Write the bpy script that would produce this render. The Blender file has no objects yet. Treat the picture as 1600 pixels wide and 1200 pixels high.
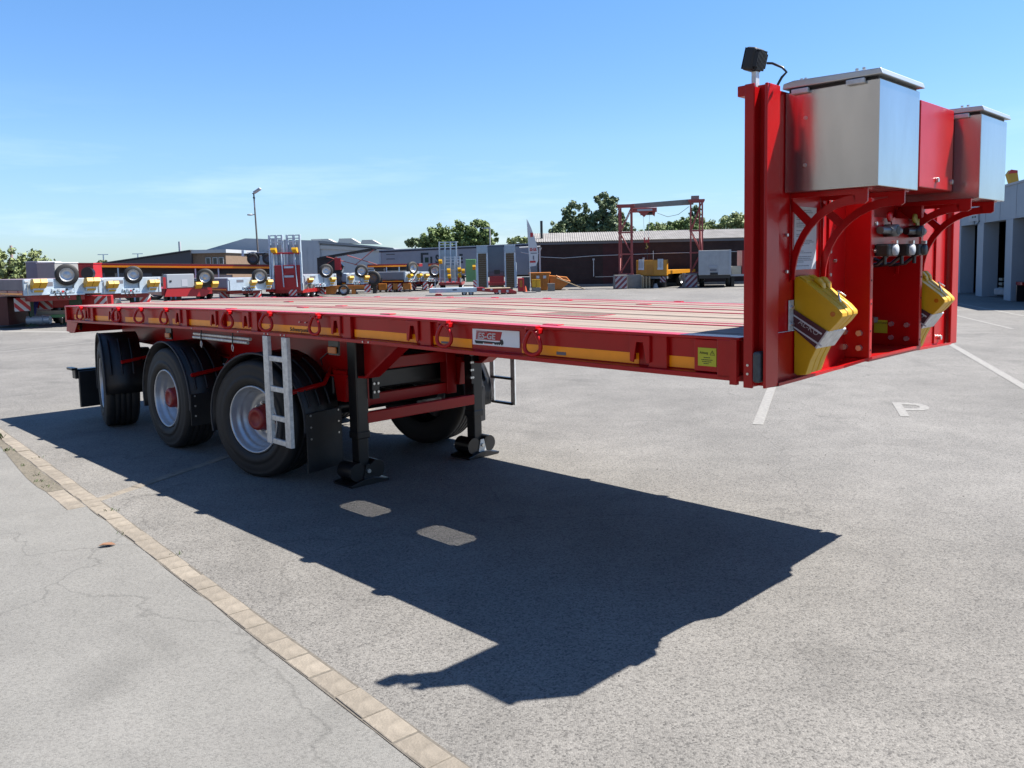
import bpy, bmesh, math, random
from mathutils import Vector, Matrix
rnd = random.Random(7)
R = math.radians
SC = bpy.context.scene
COL = SC.collection

# ------------------------------------------------------------------ camera
CAM_H = 1.8453
cam = bpy.data.cameras.new('camera')
camo = bpy.data.objects.new('camera', cam)
COL.objects.link(camo)
cam.sensor_width = 36.0
cam.sensor_fit = 'HORIZONTAL'
cam.lens = 1300.3 / 1600 * 36
cam.shift_y = -67 / 1600
cam.clip_start = 0.05
cam.clip_end = 3000
_p, _r = 0.0931, 0.021
_f = Vector((0, math.cos(_p), -math.sin(_p)))
_u = Vector((0, math.sin(_p), math.cos(_p)))
_x = Vector((1, 0, 0))
_X = _x * math.cos(_r) - _u * math.sin(_r)
_U = _x * math.sin(_r) + _u * math.cos(_r)
camo.matrix_world = Matrix(((_X.x, _U.x, -_f.x, 0), (_X.y, _U.y, -_f.y, 0), (_X.z, _U.z, -_f.z, CAM_H), (0, 0, 0, 1)))
SC.camera = camo

# ------------------------------------------------------------------ sky, sun, exposure
SUN = Vector((0.616, 0.088, 1.0)).normalized()
world = bpy.data.worlds.new('World')
SC.world = world
world.use_nodes = True
wn, wl = world.node_tree.nodes, world.node_tree.links
wn.clear()
sky = wn.new('ShaderNodeTexSky')
sky.sky_type = 'NISHITA'
sky.sun_disc = False
sky.sun_elevation = math.asin(SUN.z)
sky.sun_rotation = math.atan2(SUN.x, SUN.y)
sky.altitude = 0
sky.air_density = 1.0
sky.dust_density = 0.2
sky.ozone_density = 3.5
tc = wn.new('ShaderNodeTexCoord')
mp = wn.new('ShaderNodeMapping')
mp.inputs['Scale'].default_value = (1.6, 1.6, 13.0)
mp.inputs['Rotation'].default_value = (0.05, 0.03, 0.3)
cn = wn.new('ShaderNodeTexNoise')
cn.inputs['Scale'].default_value = 1.7
cn.inputs['Detail'].default_value = 7
cn.inputs['Roughness'].default_value = 0.62
cr = wn.new('ShaderNodeValToRGB')
cr.color_ramp.elements[0].position = 0.52
cr.color_ramp.elements[0].color = (0, 0, 0, 1)
cr.color_ramp.elements[1].position = 0.86
cr.color_ramp.elements[1].color = (1, 1, 1, 1)
sx = wn.new('ShaderNodeSeparateXYZ')
er = wn.new('ShaderNodeValToRGB')           # cirrus thins out towards the zenith
er.color_ramp.elements[0].position = 0.0
er.color_ramp.elements[0].color = (0.75, 0.75, 0.75, 1)
er.color_ramp.elements[1].position = 0.20
er.color_ramp.elements[1].color = (0.0, 0.0, 0.0, 1)
mul = wn.new('ShaderNodeMath'); mul.operation = 'MULTIPLY'
mul2 = wn.new('ShaderNodeMath'); mul2.operation = 'MULTIPLY'; mul2.inputs[1].default_value = 0.5
mix = wn.new('ShaderNodeMixRGB')
mix.inputs[2].default_value = (8.2, 8.8, 9.6, 1)
bg = wn.new('ShaderNodeBackground')
bg.inputs['Strength'].default_value = 0.070
wo = wn.new('ShaderNodeOutputWorld')
wl.new(tc.outputs['Generated'], mp.inputs['Vector'])
wl.new(mp.outputs['Vector'], cn.inputs['Vector'])
wl.new(cn.outputs['Fac'], cr.inputs['Fac'])
wl.new(tc.outputs['Generated'], sx.inputs[0])
wl.new(sx.outputs['Z'], er.inputs['Fac'])
wl.new(cr.outputs['Color'], mul.inputs[0])
wl.new(er.outputs['Color'], mul.inputs[1])
wl.new(mul.outputs[0], mul2.inputs[0])
wl.new(mul2.outputs[0], mix.inputs[0])
tint = wn.new('ShaderNodeMixRGB'); tint.blend_type = 'MULTIPLY'; tint.inputs[0].default_value = 1.0
tint.inputs[2].default_value = (0.98, 1.02, 1.08, 1)
hsv = wn.new('ShaderNodeHueSaturation'); hsv.inputs['Saturation'].default_value = 1.16
wl.new(sky.outputs[0], tint.inputs[1]); wl.new(tint.outputs[0], hsv.inputs['Color'])
hz = wn.new('ShaderNodeValToRGB')           # clear dry air: the horizon stays blue instead of white
hz.color_ramp.elements[0].position = 0.0; hz.color_ramp.elements[0].color = (0.48, 0.585, 0.74, 1)
hz.color_ramp.elements[1].position = 0.38; hz.color_ramp.elements[1].color = (1, 1, 1, 1)
e_ = hz.color_ramp.elements.new(0.14); e_.color = (0.86, 0.85, 0.92, 1)
hm_ = wn.new('ShaderNodeMixRGB'); hm_.blend_type = 'MULTIPLY'; hm_.inputs[0].default_value = 1.0
wl.new(sx.outputs['Z'], hz.inputs['Fac'])
wl.new(hsv.outputs[0], hm_.inputs[1]); wl.new(hz.outputs['Color'], hm_.inputs[2])
wl.new(hm_.outputs[0], mix.inputs[1])
wl.new(mix.outputs[0], bg.inputs['Color'])
wl.new(bg.outputs[0], wo.inputs['Surface'])
sl = bpy.data.lights.new('sun', 'SUN')
sl.energy = 5.0
sl.angle = R(0.5)
sl.color = (1.0, 0.955, 0.89)
so = bpy.data.objects.new('sun', sl)
COL.objects.link(so)
so.rotation_euler = (-SUN).to_track_quat('-Z', 'Y').to_euler()
so.location = (0, 0, 50)
SC.view_settings.view_transform = 'Standard'
SC.view_settings.look = 'None'
SC.view_settings.gamma = 1
SC.view_settings.use_curve_mapping = False
SC.view_settings.exposure = 1.48

# ------------------------------------------------------------------ materials
MATS = {}
ALB = 0.56                                   # overall reflectance level for the painted and mineral surfaces
def mat(name, col, rough=0.5, metal=0.0, var=0.0, vscale=8.0, bump=0.0, bscale=60.0, coat=0.0, stretch=None, rand=0.0, spec=0.5, col2=None, detail=5):
    """Principled material; var = noise mix towards col2 (or a darker tone); rand = per-object brightness."""
    if name in MATS: return MATS[name]
    if metal >= 0.4:
        col = tuple(c * 0.86 for c in col)
    else:
        col = tuple(c * ALB for c in col); col2 = tuple(c * ALB for c in col2) if col2 else None
    m = bpy.data.materials.new(name); m.use_nodes = True
    nt = m.node_tree; n, l = nt.nodes, nt.links
    b = n['Principled BSDF']
    b.inputs['Base Color'].default_value = (*col, 1)
    b.inputs['Roughness'].default_value = rough
    b.inputs['Metallic'].default_value = metal
    b.inputs['Specular IOR Level'].default_value = spec
    if coat:
        b.inputs['Coat Weight'].default_value = coat
        b.inputs['Coat Roughness'].default_value = 0.06
    vec = None
    if var or bump or rand:
        t = n.new('ShaderNodeTexCoord'); mpn = n.new('ShaderNodeMapping')
        if stretch: mpn.inputs['Scale'].default_value = stretch
        l.new(t.outputs['Object'], mpn.inputs['Vector']); vec = mpn.outputs['Vector']
    src = None
    if var:
        no = n.new('ShaderNodeTexNoise'); no.inputs['Scale'].default_value = vscale
        no.inputs['Detail'].default_value = detail; no.inputs['Roughness'].default_value = 0.65
        l.new(vec, no.inputs['Vector'])
        rp = n.new('ShaderNodeValToRGB')
        c2 = col2 if col2 else tuple(c * (1 - var) for c in col)
        rp.color_ramp.elements[0].position = 0.3; rp.color_ramp.elements[0].color = (*c2, 1)
        rp.color_ramp.elements[1].position = 0.68; rp.color_ramp.elements[1].color = (*col, 1)
        l.new(no.outputs['Fac'], rp.inputs['Fac']); src = rp.outputs['Color']
        mr = n.new('ShaderNodeMapRange'); mr.inputs['To Min'].default_value = min(1, rough * 1.25); mr.inputs['To Max'].default_value = rough * 0.85
        l.new(no.outputs['Fac'], mr.inputs['Value']); l.new(mr.outputs[0], b.inputs['Roughness'])
    if rand:
        oi = n.new('ShaderNodeObjectInfo'); mr2 = n.new('ShaderNodeMapRange')
        mr2.inputs['To Min'].default_value = 1 - rand; mr2.inputs['To Max'].default_value = 1 + rand
        l.new(oi.outputs['Random'], mr2.inputs['Value'])
        hs = n.new('ShaderNodeHueSaturation')
        l.new(mr2.outputs[0], hs.inputs['Value'])
        if src: l.new(src, hs.inputs['Color'])
        else: hs.inputs['Color'].default_value = (*col, 1)
        src = hs.outputs['Color']
    if src: l.new(src, b.inputs['Base Color'])
    if bump:
        nb = n.new('ShaderNodeTexNoise'); nb.inputs['Scale'].default_value = bscale; nb.inputs['Detail'].default_value = 4
        l.new(vec, nb.inputs['Vector'])
        bp = n.new('ShaderNodeBump'); bp.inputs['Strength'].default_value = bump; bp.inputs['Distance'].default_value = 0.01
        l.new(nb.outputs['Fac'], bp.inputs['Height']); l.new(bp.outputs['Normal'], b.inputs['Normal'])
    MATS[name] = m
    return m

RED = mat('red_paint', (0.68, 0.004, 0.006), 0.30, var=0.2, vscale=3.5, coat=0.08, bump=0.05, bscale=5, spec=0.32)
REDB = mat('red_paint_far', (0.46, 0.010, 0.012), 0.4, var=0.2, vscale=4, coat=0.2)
BRIGHT = mat('bright_red', (0.62, 0.02, 0.025), 0.4, var=0.15, vscale=4)
STEEL = mat('stainless', (0.64, 0.64, 0.63), 0.20, 0.96, var=0.2, vscale=3.5, bump=0.05, bscale=14, stretch=(1, 1, 0.25))
GALV = mat('galvanised', (0.74, 0.75, 0.74), 0.45, 0.5, var=0.35, vscale=26, bump=0.05, bscale=80)
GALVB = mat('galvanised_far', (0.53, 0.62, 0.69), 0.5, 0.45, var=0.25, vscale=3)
BLACK = mat('black_paint', (0.012, 0.012, 0.014), 0.35, var=0.3, vscale=9, coat=0.1)
RUBBER = mat('rubber', (0.014, 0.014, 0.015), 0.66, var=0.35, vscale=9, col2=(0.028, 0.027, 0.025), bump=0.12, bscale=120)
PLAST = mat('black_plastic', (0.014, 0.014, 0.016), 0.5, var=0.3, vscale=12, bump=0.05, bscale=60)
RIM = mat('rim_silver', (0.56, 0.58, 0.60), 0.36, 0.55, var=0.18, vscale=14)
AMBER = mat('amber_reflector', (1.78, 0.56, 0.0), 0.36, var=0.08, vscale=11)
ORL = mat('orange_lens', (0.75, 0.20, 0.01), 0.25)
YEL = mat('chock_yellow', (0.95, 0.52, 0.004), 0.42, var=0.12, vscale=15, bump=0.04, bscale=50)
WOOD = mat('deck_wood', (0.42, 0.315, 0.24), 0.78, var=0.5, vscale=5, bump=0.35, bscale=16, stretch=(9, 0.55, 9), rand=0.16, col2=(0.25, 0.21, 0.18))
WHITE = mat('white_print', (0.78, 0.79, 0.80), 0.5)
PAPER = mat('paper_sheet', (0.70, 0.71, 0.76), 0.6, var=0.06, vscale=20)
INK = mat('black_print', (0.02, 0.02, 0.02), 0.6)
INKG = mat('grey_print', (0.22, 0.22, 0.25), 0.6)
REDP = mat('red_print', (0.62, 0.015, 0.02), 0.5)
LIME = mat('yellow_sticker', (0.72, 0.70, 0.03), 0.5)
BOLT = mat('zinc_bolt', (0.65, 0.65, 0.63), 0.35, 0.9)
MAROON = mat('maroon_print', (0.11, 0.025, 0.035), 0.45, var=0.1)
BLUEF = mat('dark_blue_print', (0.02, 0.03, 0.12), 0.5)
GREYB = mat('grey_blue_panel', (0.30, 0.31, 0.35), 0.55, var=0.1, vscale=2)
MAUVE = mat('maroon_grey_panel', (0.26, 0.19, 0.21), 0.55, var=0.12, vscale=2)
GREEN = mat('dark_green_paint', (0.015, 0.07, 0.025), 0.5, var=0.25, vscale=5)
LGREEN = mat('light_green_paint', (0.22, 0.55, 0.22), 0.5, var=0.1)
ORANGE = mat('orange_paint', (0.75, 0.24, 0.015), 0.5, var=0.3, vscale=3)
TORANGE = mat('trailer_orange', (0.80, 0.34, 0.015), 0.42, var=0.15, vscale=4)
PINKRED = mat('faded_red_steel', (0.52, 0.10, 0.085), 0.55, var=0.25, vscale=5)
CONC = mat('concrete', (0.36, 0.34, 0.31), 0.85, var=0.3, vscale=4, bump=0.1, bscale=40)
BRICKD = mat('dark_brown_cladding', (0.048, 0.022, 0.019), 0.8, var=0.4, vscale=1.3)
BRICKR = mat('dark_red_cladding', (0.085, 0.020, 0.020), 0.8, var=0.3, vscale=1.3)
ROOFG = mat('fibre_cement_roof', (0.36, 0.34, 0.32), 0.85, var=0.35, vscale=1.4)
HALLG = mat('grey_metal_cladding', (0.54, 0.575, 0.62), 0.6, var=0.08, vscale=0.6)
HALLW = mat('pale_metal_cladding', (0.60, 0.63, 0.66), 0.6, var=0.1, vscale=0.6)
HALLB = mat('pale_blue_facade', (0.46, 0.52, 0.58), 0.6, var=0.1, vscale=0.7)
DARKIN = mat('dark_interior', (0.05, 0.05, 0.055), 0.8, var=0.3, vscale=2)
CURT = mat('grey_tarpaulin', (0.40, 0.405, 0.45), 0.55, var=0.12, vscale=1.2, bump=0.25, bscale=1.4)
TANW = mat('brown_wood_mat', (0.20, 0.145, 0.085), 0.85, var=0.3, vscale=14, stretch=(1, 1, 4))
CREAM = mat('cream_paint', (0.62, 0.58, 0.47), 0.6, var=0.15, vscale=3)
BARK = mat('bark', (0.09, 0.07, 0.05), 0.9, var=0.4, vscale=6)
GLASSD = mat('dark_glass', (0.03, 0.04, 0.05), 0.1)
TIMBER = mat('pale_timber', (0.55, 0.42, 0.25), 0.8, var=0.3, vscale=6)
HUBRED = mat('hub_red', (0.42, 0.015, 0.015), 0.45, var=0.3, vscale=20)

def leafmat(name, c):
    m = mat(name, c, 0.6, var=0.45, vscale=1.1, rand=0.0, spec=0.3)
    m.node_tree.nodes['Principled BSDF'].inputs['Subsurface Weight'].default_value = 0.0
    return m
LEAF_P = leafmat('poplar_leaf', (0.23, 0.31, 0.14))
LEAF_D = leafmat('dark_leaf', (0.24, 0.34, 0.10))
LEAF_L = leafmat('light_leaf', (0.38, 0.46, 0.18))

# ------------------------------------------------------------------ mesh helpers
class MB:
    def __init__(s): s.v = []; s.f = []; s.sm = []
    def add(s, vs, fs, smooth=False):
        o = len(s.v); s.v += [tuple(v) for v in vs]
        for f in fs: s.f.append([i + o for i in f]); s.sm.append(smooth)
        return s
    def box(s, x0, x1, y0, y1, z0, z1, M=None):
        vs = [Vector(p) for p in ((x0,y0,z0),(x1,y0,z0),(x1,y1,z0),(x0,y1,z0),(x0,y0,z1),(x1,y0,z1),(x1,y1,z1),(x0,y1,z1))]
        if M: vs = [M @ v for v in vs]
        return s.add(vs, [(0,3,2,1),(4,5,6,7),(0,1,5,4),(1,2,6,5),(2,3,7,6),(3,0,4,7)])
    def prism(s, poly, ax, a, b):
        """extrude 2-D polygon along axis ax ('x','y','z') from a to b; poly holds the other two coords in xyz order"""
        def P(q, w):
            return {'x': (w, q[0], q[1]), 'y': (q[0], w, q[1]), 'z': (q[0], q[1], w)}[ax]
        n = len(poly)
        vs = [P(q, a) for q in poly] + [P(q, b) for q in poly]
        fs = [tuple(range(n)), tuple(range(2 * n - 1, n - 1, -1))]
        fs += [(i, i + n, (i + 1) % n + n, (i + 1) % n) for i in range(n)]
        return s.add(vs, fs)
    def tube(s, pts, r, n=8, closed=False):
        pts = [Vector(p) for p in pts]; k = len(pts); rings = []
        prev = None
        for i, p in enumerate(pts):
            if closed: d = pts[(i + 1) % k] - pts[i - 1]
            else: d = pts[min(i + 1, k - 1)] - pts[max(i - 1, 0)]
            d.normalize()
            if prev is None:
                a = d.orthogonal().normalized()
            else:
                a = (prev - d * prev.dot(d)).normalized()
            prev = a; b = d.cross(a)
            rr = r[i] if isinstance(r, (list, tuple)) else r
            rings.append([p + (a * math.cos(2 * math.pi * j / n) + b * math.sin(2 * math.pi * j / n)) * rr for j in range(n)])
        vs = [v for q in rings for v in q]; fs = []
        for i in range(k if closed else k - 1):
            i2 = (i + 1) % k
            for j in range(n): fs.append((i*n+j, i*n+(j+1)%n, i2*n+(j+1)%n, i2*n+j))
        s.add(vs, fs, True)
        if not closed:
            s.add(rings[0], [tuple(range(n - 1, -1, -1))]); s.add(rings[-1], [tuple(range(n))])
        return s
    def cyl(s, a, b, r, n=16):
        return s.tube([a, b], r, n)
    def lathe(s, prof, c, ax='x', n=48, cap=False):
        """profile [(axial, radius)] about axis through c"""
        vs = []; fs = []
        for (u, r) in prof:
            for j in range(n):
                t = 2 * math.pi * j / n; a, b = r * math.cos(t), r * math.sin(t)
                q = {'x': (u, a, b), 'y': (a, u, b), 'z': (a, b, u)}[ax]
                vs.append((c[0]+q[0], c[1]+q[1], c[2]+q[2]))
        for i in range(len(prof) - 1):
            for j in range(n): fs.append((i*n+j, i*n+(j+1)%n, (i+1)*n+(j+1)%n, (i+1)*n+j))
        s.add(vs, fs, True)
        if cap:
            k = (len(prof) - 1) * n
            s.add(vs[:n], [tuple(range(n - 1, -1, -1))]); s.add(vs[k:], [tuple(range(n))])
        return s
    def quad(s, *p): return s.add(p, [tuple(range(len(p)))])
    def warp(s, fn):
        s.v = [fn(*v) for v in s.v]; return s
    def xf(s, M):
        s.v = [tuple(M @ Vector(v)) for v in s.v]; return s
    def build(s, name, m, parent=None, bevel=0, kind=None, label=None, seg=2):
        me = bpy.data.meshes.new(name)
        me.from_pydata(s.v, [], s.f); me.update()
        bm = bmesh.new(); bm.from_mesh(me); bmesh.ops.recalc_face_normals(bm, faces=bm.faces); bm.to_mesh(me); bm.free()
        for p, q in zip(me.polygons, s.sm): p.use_smooth = q
        me.materials.append(m)
        o = bpy.data.objects.new(name, me); COL.objects.link(o)
        if parent: o.parent = parent
        if bevel:
            b = o.modifiers.new('bevel', 'BEVEL'); b.width = bevel; b.segments = seg; b.limit_method = 'ANGLE'; b.angle_limit = R(40)
        if kind: o['kind'] = kind
        if label: o['label'] = label
        return o

def box(*a, M=None): return MB().box(*a, M=M)
def dup_mesh(o, loc, parent, rot=None, scale=None):
    c = o.copy(); COL.objects.link(c); c.parent = parent; c.location = loc
    if rot: c.rotation_euler = rot
    if scale: c.scale = scale
    return c
def thing(name, label, cat, loc=(0, 0, 0), rz=0, group=None, rot=None):
    o = bpy.data.objects.new(name, None); COL.objects.link(o)
    o.empty_display_size = 0.3
    o.location = loc; o.rotation_euler = rot if rot else (0, 0, rz)
    o['label'] = label; o['category'] = cat
    if group: o['group'] = group
    return o
def tag(o, label, cat, group=None):
    o['label'] = label; o['category'] = cat
    if group: o['group'] = group
    return o
def text(name, s, size, m, parent, loc, xa, ya, ext=0.0006, shear=0.0, bold=0.0, align='LEFT', sx=1.0, kind=None):
    cu = bpy.data.curves.new(name, 'FONT'); cu.body = s; cu.size = size; cu.extrude = ext; cu.shear = shear; cu.offset = bold
    cu.align_x = align; cu.resolution_u = 3
    o = bpy.data.objects.new(name, cu); COL.objects.link(o)
    dg = bpy.context.evaluated_depsgraph_get(); dg.update()
    me = bpy.data.meshes.new_from_object(o.evaluated_get(dg))
    bpy.data.objects.remove(o)
    xa = Vector(xa).normalized(); ya = Vector(ya).normalized(); za = xa.cross(ya)
    M = Matrix(((xa.x*sx, ya.x, za.x, loc[0]), (xa.y*sx, ya.y, za.y, loc[1]), (xa.z*sx, ya.z, za.z, loc[2]), (0, 0, 0, 1)))
    me.transform(M); me.materials.clear(); me.materials.append(m)
    o = bpy.data.objects.new(name, me); COL.objects.link(o)
    if parent: o.parent = parent
    if kind: o['kind'] = kind
    return o

# ------------------------------------------------------------------ ground
def asphalt(name, c_dark, c_light, grain, bumps, patch=0.12):
    c_dark = tuple(c * ALB for c in c_dark); c_light = tuple(c * ALB for c in c_light)
    m = bpy.data.materials.new(name); m.use_nodes = True
    nt = m.node_tree; n, l = nt.nodes, nt.links; b = n['Principled BSDF']
    b.inputs['Roughness'].default_value = 0.85; b.inputs['Specular IOR Level'].default_value = 0.35
    t = n.new('ShaderNodeTexCoord')
    vo = n.new('ShaderNodeTexVoronoi'); vo.inputs['Scale'].default_value = grain; vo.feature = 'F1'; vo.inputs['Randomness'].default_value = 1
    l.new(t.outputs['Object'], vo.inputs['Vector'])
    fn = n.new('ShaderNodeTexNoise'); fn.inputs['Scale'].default_value = grain * 0.28; fn.inputs['Detail'].default_value = 6; fn.inputs['Roughness'].default_value = 0.75
    l.new(t.outputs['Object'], fn.inputs['Vector'])
    sep = n.new('ShaderNodeSeparateColor'); l.new(vo.outputs['Color'], sep.inputs[0])
    a1 = n.new('ShaderNodeMath'); a1.operation = 'MULTIPLY_ADD'; a1.inputs[1].default_value = 0.5; l.new(sep.outputs[0], a1.inputs[0])
    a2 = n.new('ShaderNodeMath'); a2.operation = 'MULTIPLY'; a2.inputs[1].default_value = 0.5; l.new(fn.outputs['Fac'], a2.inputs[0]); l.new(a2.outputs[0], a1.inputs[2])
    rp = n.new('ShaderNodeValToRGB')
    rp.color_ramp.elements[0].position = 0.22; rp.color_ramp.elements[0].color = (*c_dark, 1)
    rp.color_ramp.elements[1].position = 0.80; rp.color_ramp.elements[1].color = (*c_light, 1)
    e = rp.color_ramp.elements.new(0.42); e.color = tuple(x * 0.45 + y * 0.55 for x, y in zip(c_dark, c_light)) + (1,)
    l.new(a1.outputs[0], rp.inputs['Fac'])
    # broad stains, tyre dirt and worn patches
    pn = n.new('ShaderNodeTexNoise'); pn.inputs['Scale'].default_value = 0.35; pn.inputs['Detail'].default_value = 7; pn.inputs['Roughness'].default_value = 0.6
    l.new(t.outputs['Object'], pn.inputs['Vector'])
    mr = n.new('ShaderNodeMapRange'); mr.inputs['From Min'].default_value = 0.3; mr.inputs['From Max'].default_value = 0.7
    mr.inputs['To Min'].default_value = 1 - patch; mr.inputs['To Max'].default_value = 1 + patch
    l.new(pn.outputs['Fac'], mr.inputs['Value'])
    pn2 = n.new('ShaderNodeTexNoise'); pn2.inputs['Scale'].default_value = 2.6; pn2.inputs['Detail'].default_value = 5
    l.new(t.outputs['Object'], pn2.inputs['Vector'])
    mr3 = n.new('ShaderNodeMapRange'); mr3.inputs['From Min'].default_value = 0.3; mr3.inputs['From Max'].default_value = 0.7
    mr3.inputs['To Min'].default_value = 1 - patch * 0.5; mr3.inputs['To Max'].default_value = 1 + patch * 0.4
    l.new(pn2.outputs['Fac'], mr3.inputs['Value'])
    mm = n.new('ShaderNodeMath'); mm.operation = 'MULTIPLY'; l.new(mr.outputs[0], mm.inputs[0]); l.new(mr3.outputs[0], mm.inputs[1])
    wv = n.new('ShaderNodeTexNoise'); wv.inputs['Scale'].default_value = 1.3; wv.inputs['Detail'].default_value = 6
    l.new(t.outputs['Object'], wv.inputs['Vector'])
    wm = n.new('ShaderNodeMixRGB'); wm.blend_type = 'ADD'; wm.inputs[0].default_value = 0.9
    l.new(t.outputs['Object'], wm.inputs[1]); l.new(wv.outputs['Color'], wm.inputs[2])
    ck = n.new('ShaderNodeTexVoronoi'); ck.feature = 'DISTANCE_TO_EDGE'; ck.inputs['Scale'].default_value = 0.28
    l.new(wm.outputs[0], ck.inputs['Vector'])
    cm = n.new('ShaderNodeMapRange'); cm.inputs['From Min'].default_value = 0.0; cm.inputs['From Max'].default_value = 0.0035
    cm.inputs['To Min'].default_value = 0.76; cm.inputs['To Max'].default_value = 1.0; l.new(ck.outputs['Distance'], cm.inputs['Value'])
    sn = n.new('ShaderNodeTexNoise'); sn.inputs['Scale'].default_value = 0.9; sn.inputs['Detail'].default_value = 3; sn.inputs['Distortion'].default_value = 0.6
    l.new(t.outputs['Object'], sn.inputs['Vector'])
    sm = n.new('ShaderNodeMapRange'); sm.inputs['From Min'].default_value = 0.60; sm.inputs['From Max'].default_value = 0.72
    sm.inputs['To Min'].default_value = 1.0; sm.inputs['To Max'].default_value = 0.80; l.new(sn.outputs['Fac'], sm.inputs['Value'])
    m4 = n.new('ShaderNodeMath'); m4.operation = 'MULTIPLY'; l.new(cm.outputs[0], m4.inputs[0]); l.new(sm.outputs[0], m4.inputs[1])
    m5 = n.new('ShaderNodeMath'); m5.operation = 'MULTIPLY'; l.new(m4.outputs[0], m5.inputs[0]); l.new(mm.outputs[0], m5.inputs[1])
    hs = n.new('ShaderNodeHueSaturation'); l.new(rp.outputs['Color'], hs.inputs['Color']); l.new(m5.outputs[0], hs.inputs['Value'])
    l.new(hs.outputs['Color'], b.inputs['Base Color'])
    bp = n.new('ShaderNodeBump'); bp.inputs['Strength'].default_value = bumps; bp.inputs['Distance'].default_value = 0.006
    bs = n.new('ShaderNodeMath'); bs.operation = 'SUBTRACT'; l.new(a1.outputs[0], bs.inputs[0]); l.new(vo.outputs['Distance'], bs.inputs[1])
    l.new(bs.outputs[0], bp.inputs['Height']); l.new(bp.outputs['Normal'], b.inputs['Normal'])
    return m
ASPH = asphalt('worn_asphalt', (0.105, 0.099, 0.091), (0.300, 0.284, 0.258), 120, 0.38, 0.2)
PATH = asphalt('smooth_pale_asphalt', (0.175, 0.169, 0.155), (0.290, 0.280, 0.257), 150, 0.3, 0.13)
SOIL = asphalt('sandy_dirt', (0.11, 0.095, 0.07), (0.24, 0.21, 0.16), 90, 0.5, 0.2)
PAINT = mat('road_paint', (0.37, 0.352, 0.315), 0.8, var=0.45, vscale=22, col2=(0.24, 0.23, 0.215), bump=0.2, bscale=70)
PAVER = mat('sandstone_paver', (0.355, 0.305, 0.24), 0.88, var=0.38, vscale=12, bump=0.35, bscale=90, rand=0.13)
MORTAR = mat('joint_dirt', (0.20, 0.175, 0.14), 0.9, var=0.4, vscale=30)

MB().quad((-900, -300, 0), (900, -300, 0), (900, 1500, 0), (-900, 1500, 0)).build('ground', ASPH, kind='structure')
SD = Vector((-0.651, 0.759, 0)); SN = Vector((0.759, 0.651, 0)); S0 = Vector((-1.165, 3.94, 0))
def sp(a, b, z): v = S0 + SD * a + SN * b; return (v.x, v.y, z)
LP = [sp(-3.2, -0.064, 0.004)]
for i in range(60):
    a = -3.0 + i * 0.29
    LP.append(sp(a, -0.066 + rnd.uniform(-0.012, 0.006), 0.004))
LP += [sp(14.6, -0.066, 0.004), (-26, 8, 0.004), (-26, -8, 0.004), (2.5, -8, 0.004)]
MB().quad(*LP).build('footpath', PATH, kind='structure')
gut = MB().box(-0.066, 0.069, -3, 14, -0.03, 0.003).xf(Matrix(((SN.x, SD.x, 0, S0.x), (SN.y, SD.y, 0, S0.y), (0, 0, 1, 0), (0, 0, 0, 1)))).build('paved_gutter', MORTAR, kind='structure')
pm = box(-0.060, 0.060, -0.1135, 0.1135, -0.02, 0.007)
p0 = pm.build('paver', PAVER, gut, bevel=0.006)
ang = math.atan2(SD.y, SD.x) - math.pi / 2
first = True
def paver(v, a, sc=(1, 1, 1)):
    global first
    loc = (v[0], v[1], rnd.uniform(-0.003, 0.004))
    r = (rnd.uniform(-0.012, 0.012), rnd.uniform(-0.01, 0.01), a + rnd.uniform(-0.012, 0.012))
    if first:
        p0.location = loc; p0.rotation_euler = r; p0.scale = sc; first = False
    else: dup_mesh(p0, loc, gut, r, sc)
for k in range(56):
    v = sp(-2.6 + k * 0.231, rnd.uniform(-0.004, 0.004), 0)
    paver(v, ang, (rnd.uniform(0.97, 1.03), rnd.uniform(0.97, 1.0), 1))
for a, b in ((3.45, -.138), (3.685, -.136), (3.915, -.139)):          # two square slabs beside the gutter
    paver(sp(a, b, 0), ang, (1.12, 1, 1))
# a cross row of pavers that runs under the trailer
cd = Vector((0.352, 0.936, 0)); c0 = Vector((-3.37, 6.70, 0)); cang = math.atan2(cd.y, cd.x) - math.pi / 2
for k in range(27):
    v = c0 + cd * (-0.03 + k * 0.231); paver((v.x, v.y), cang, (0.8, 1, 0.75))
SOILP = [sp(a, b, 0.0065) for a, b in ((4.05, -.07), (4.04, -.20), (4.3, -.222), (4.7, -.225), (5.2, -.205), (5.5, -.19), (6.0, -.165), (6.5, -.14), (7.2, -.12), (8.2, -.07))]
MB().quad(*SOILP).build('dirt_patch', SOIL, kind='structure')
def line(a, b, w, name='road_marking'):
    a, b = Vector(a), Vector(b); d = (b - a).normalized(); n = Vector((-d.y, d.x)) * w / 2
    q = MB().quad((a.x-n.x, a.y-n.y, .004), (a.x+n.x, a.y+n.y, .004), (b.x+n.x, b.y+n.y, .004), (b.x-n.x, b.y-n.y, .004))
    return q.build(name, PAINT, kind='structure')
line((2.715, 9.13), (4.45, 13.8), 0.115)
line((5.4, 6.6), (9.22, 17.6), 0.13)
line((15.0, 24.3), (18.0, 36.0), 0.12)
line((12.2, 20.2), (14.9, 31.0), 0.1)
line((-13.4, 17.1), (-9.9, 24.2), 0.11)
line((-17.6, 27.4), (-13.0, 25.6), 0.5)
text('road_marking', 'P', 1.40, PAINT, None, (4.40, 9.47, 0.004), (0.94, -0.33, 0), (0.33, 0.94, 0), ext=0, bold=0.012, sx=0.62, kind='structure')
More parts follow.
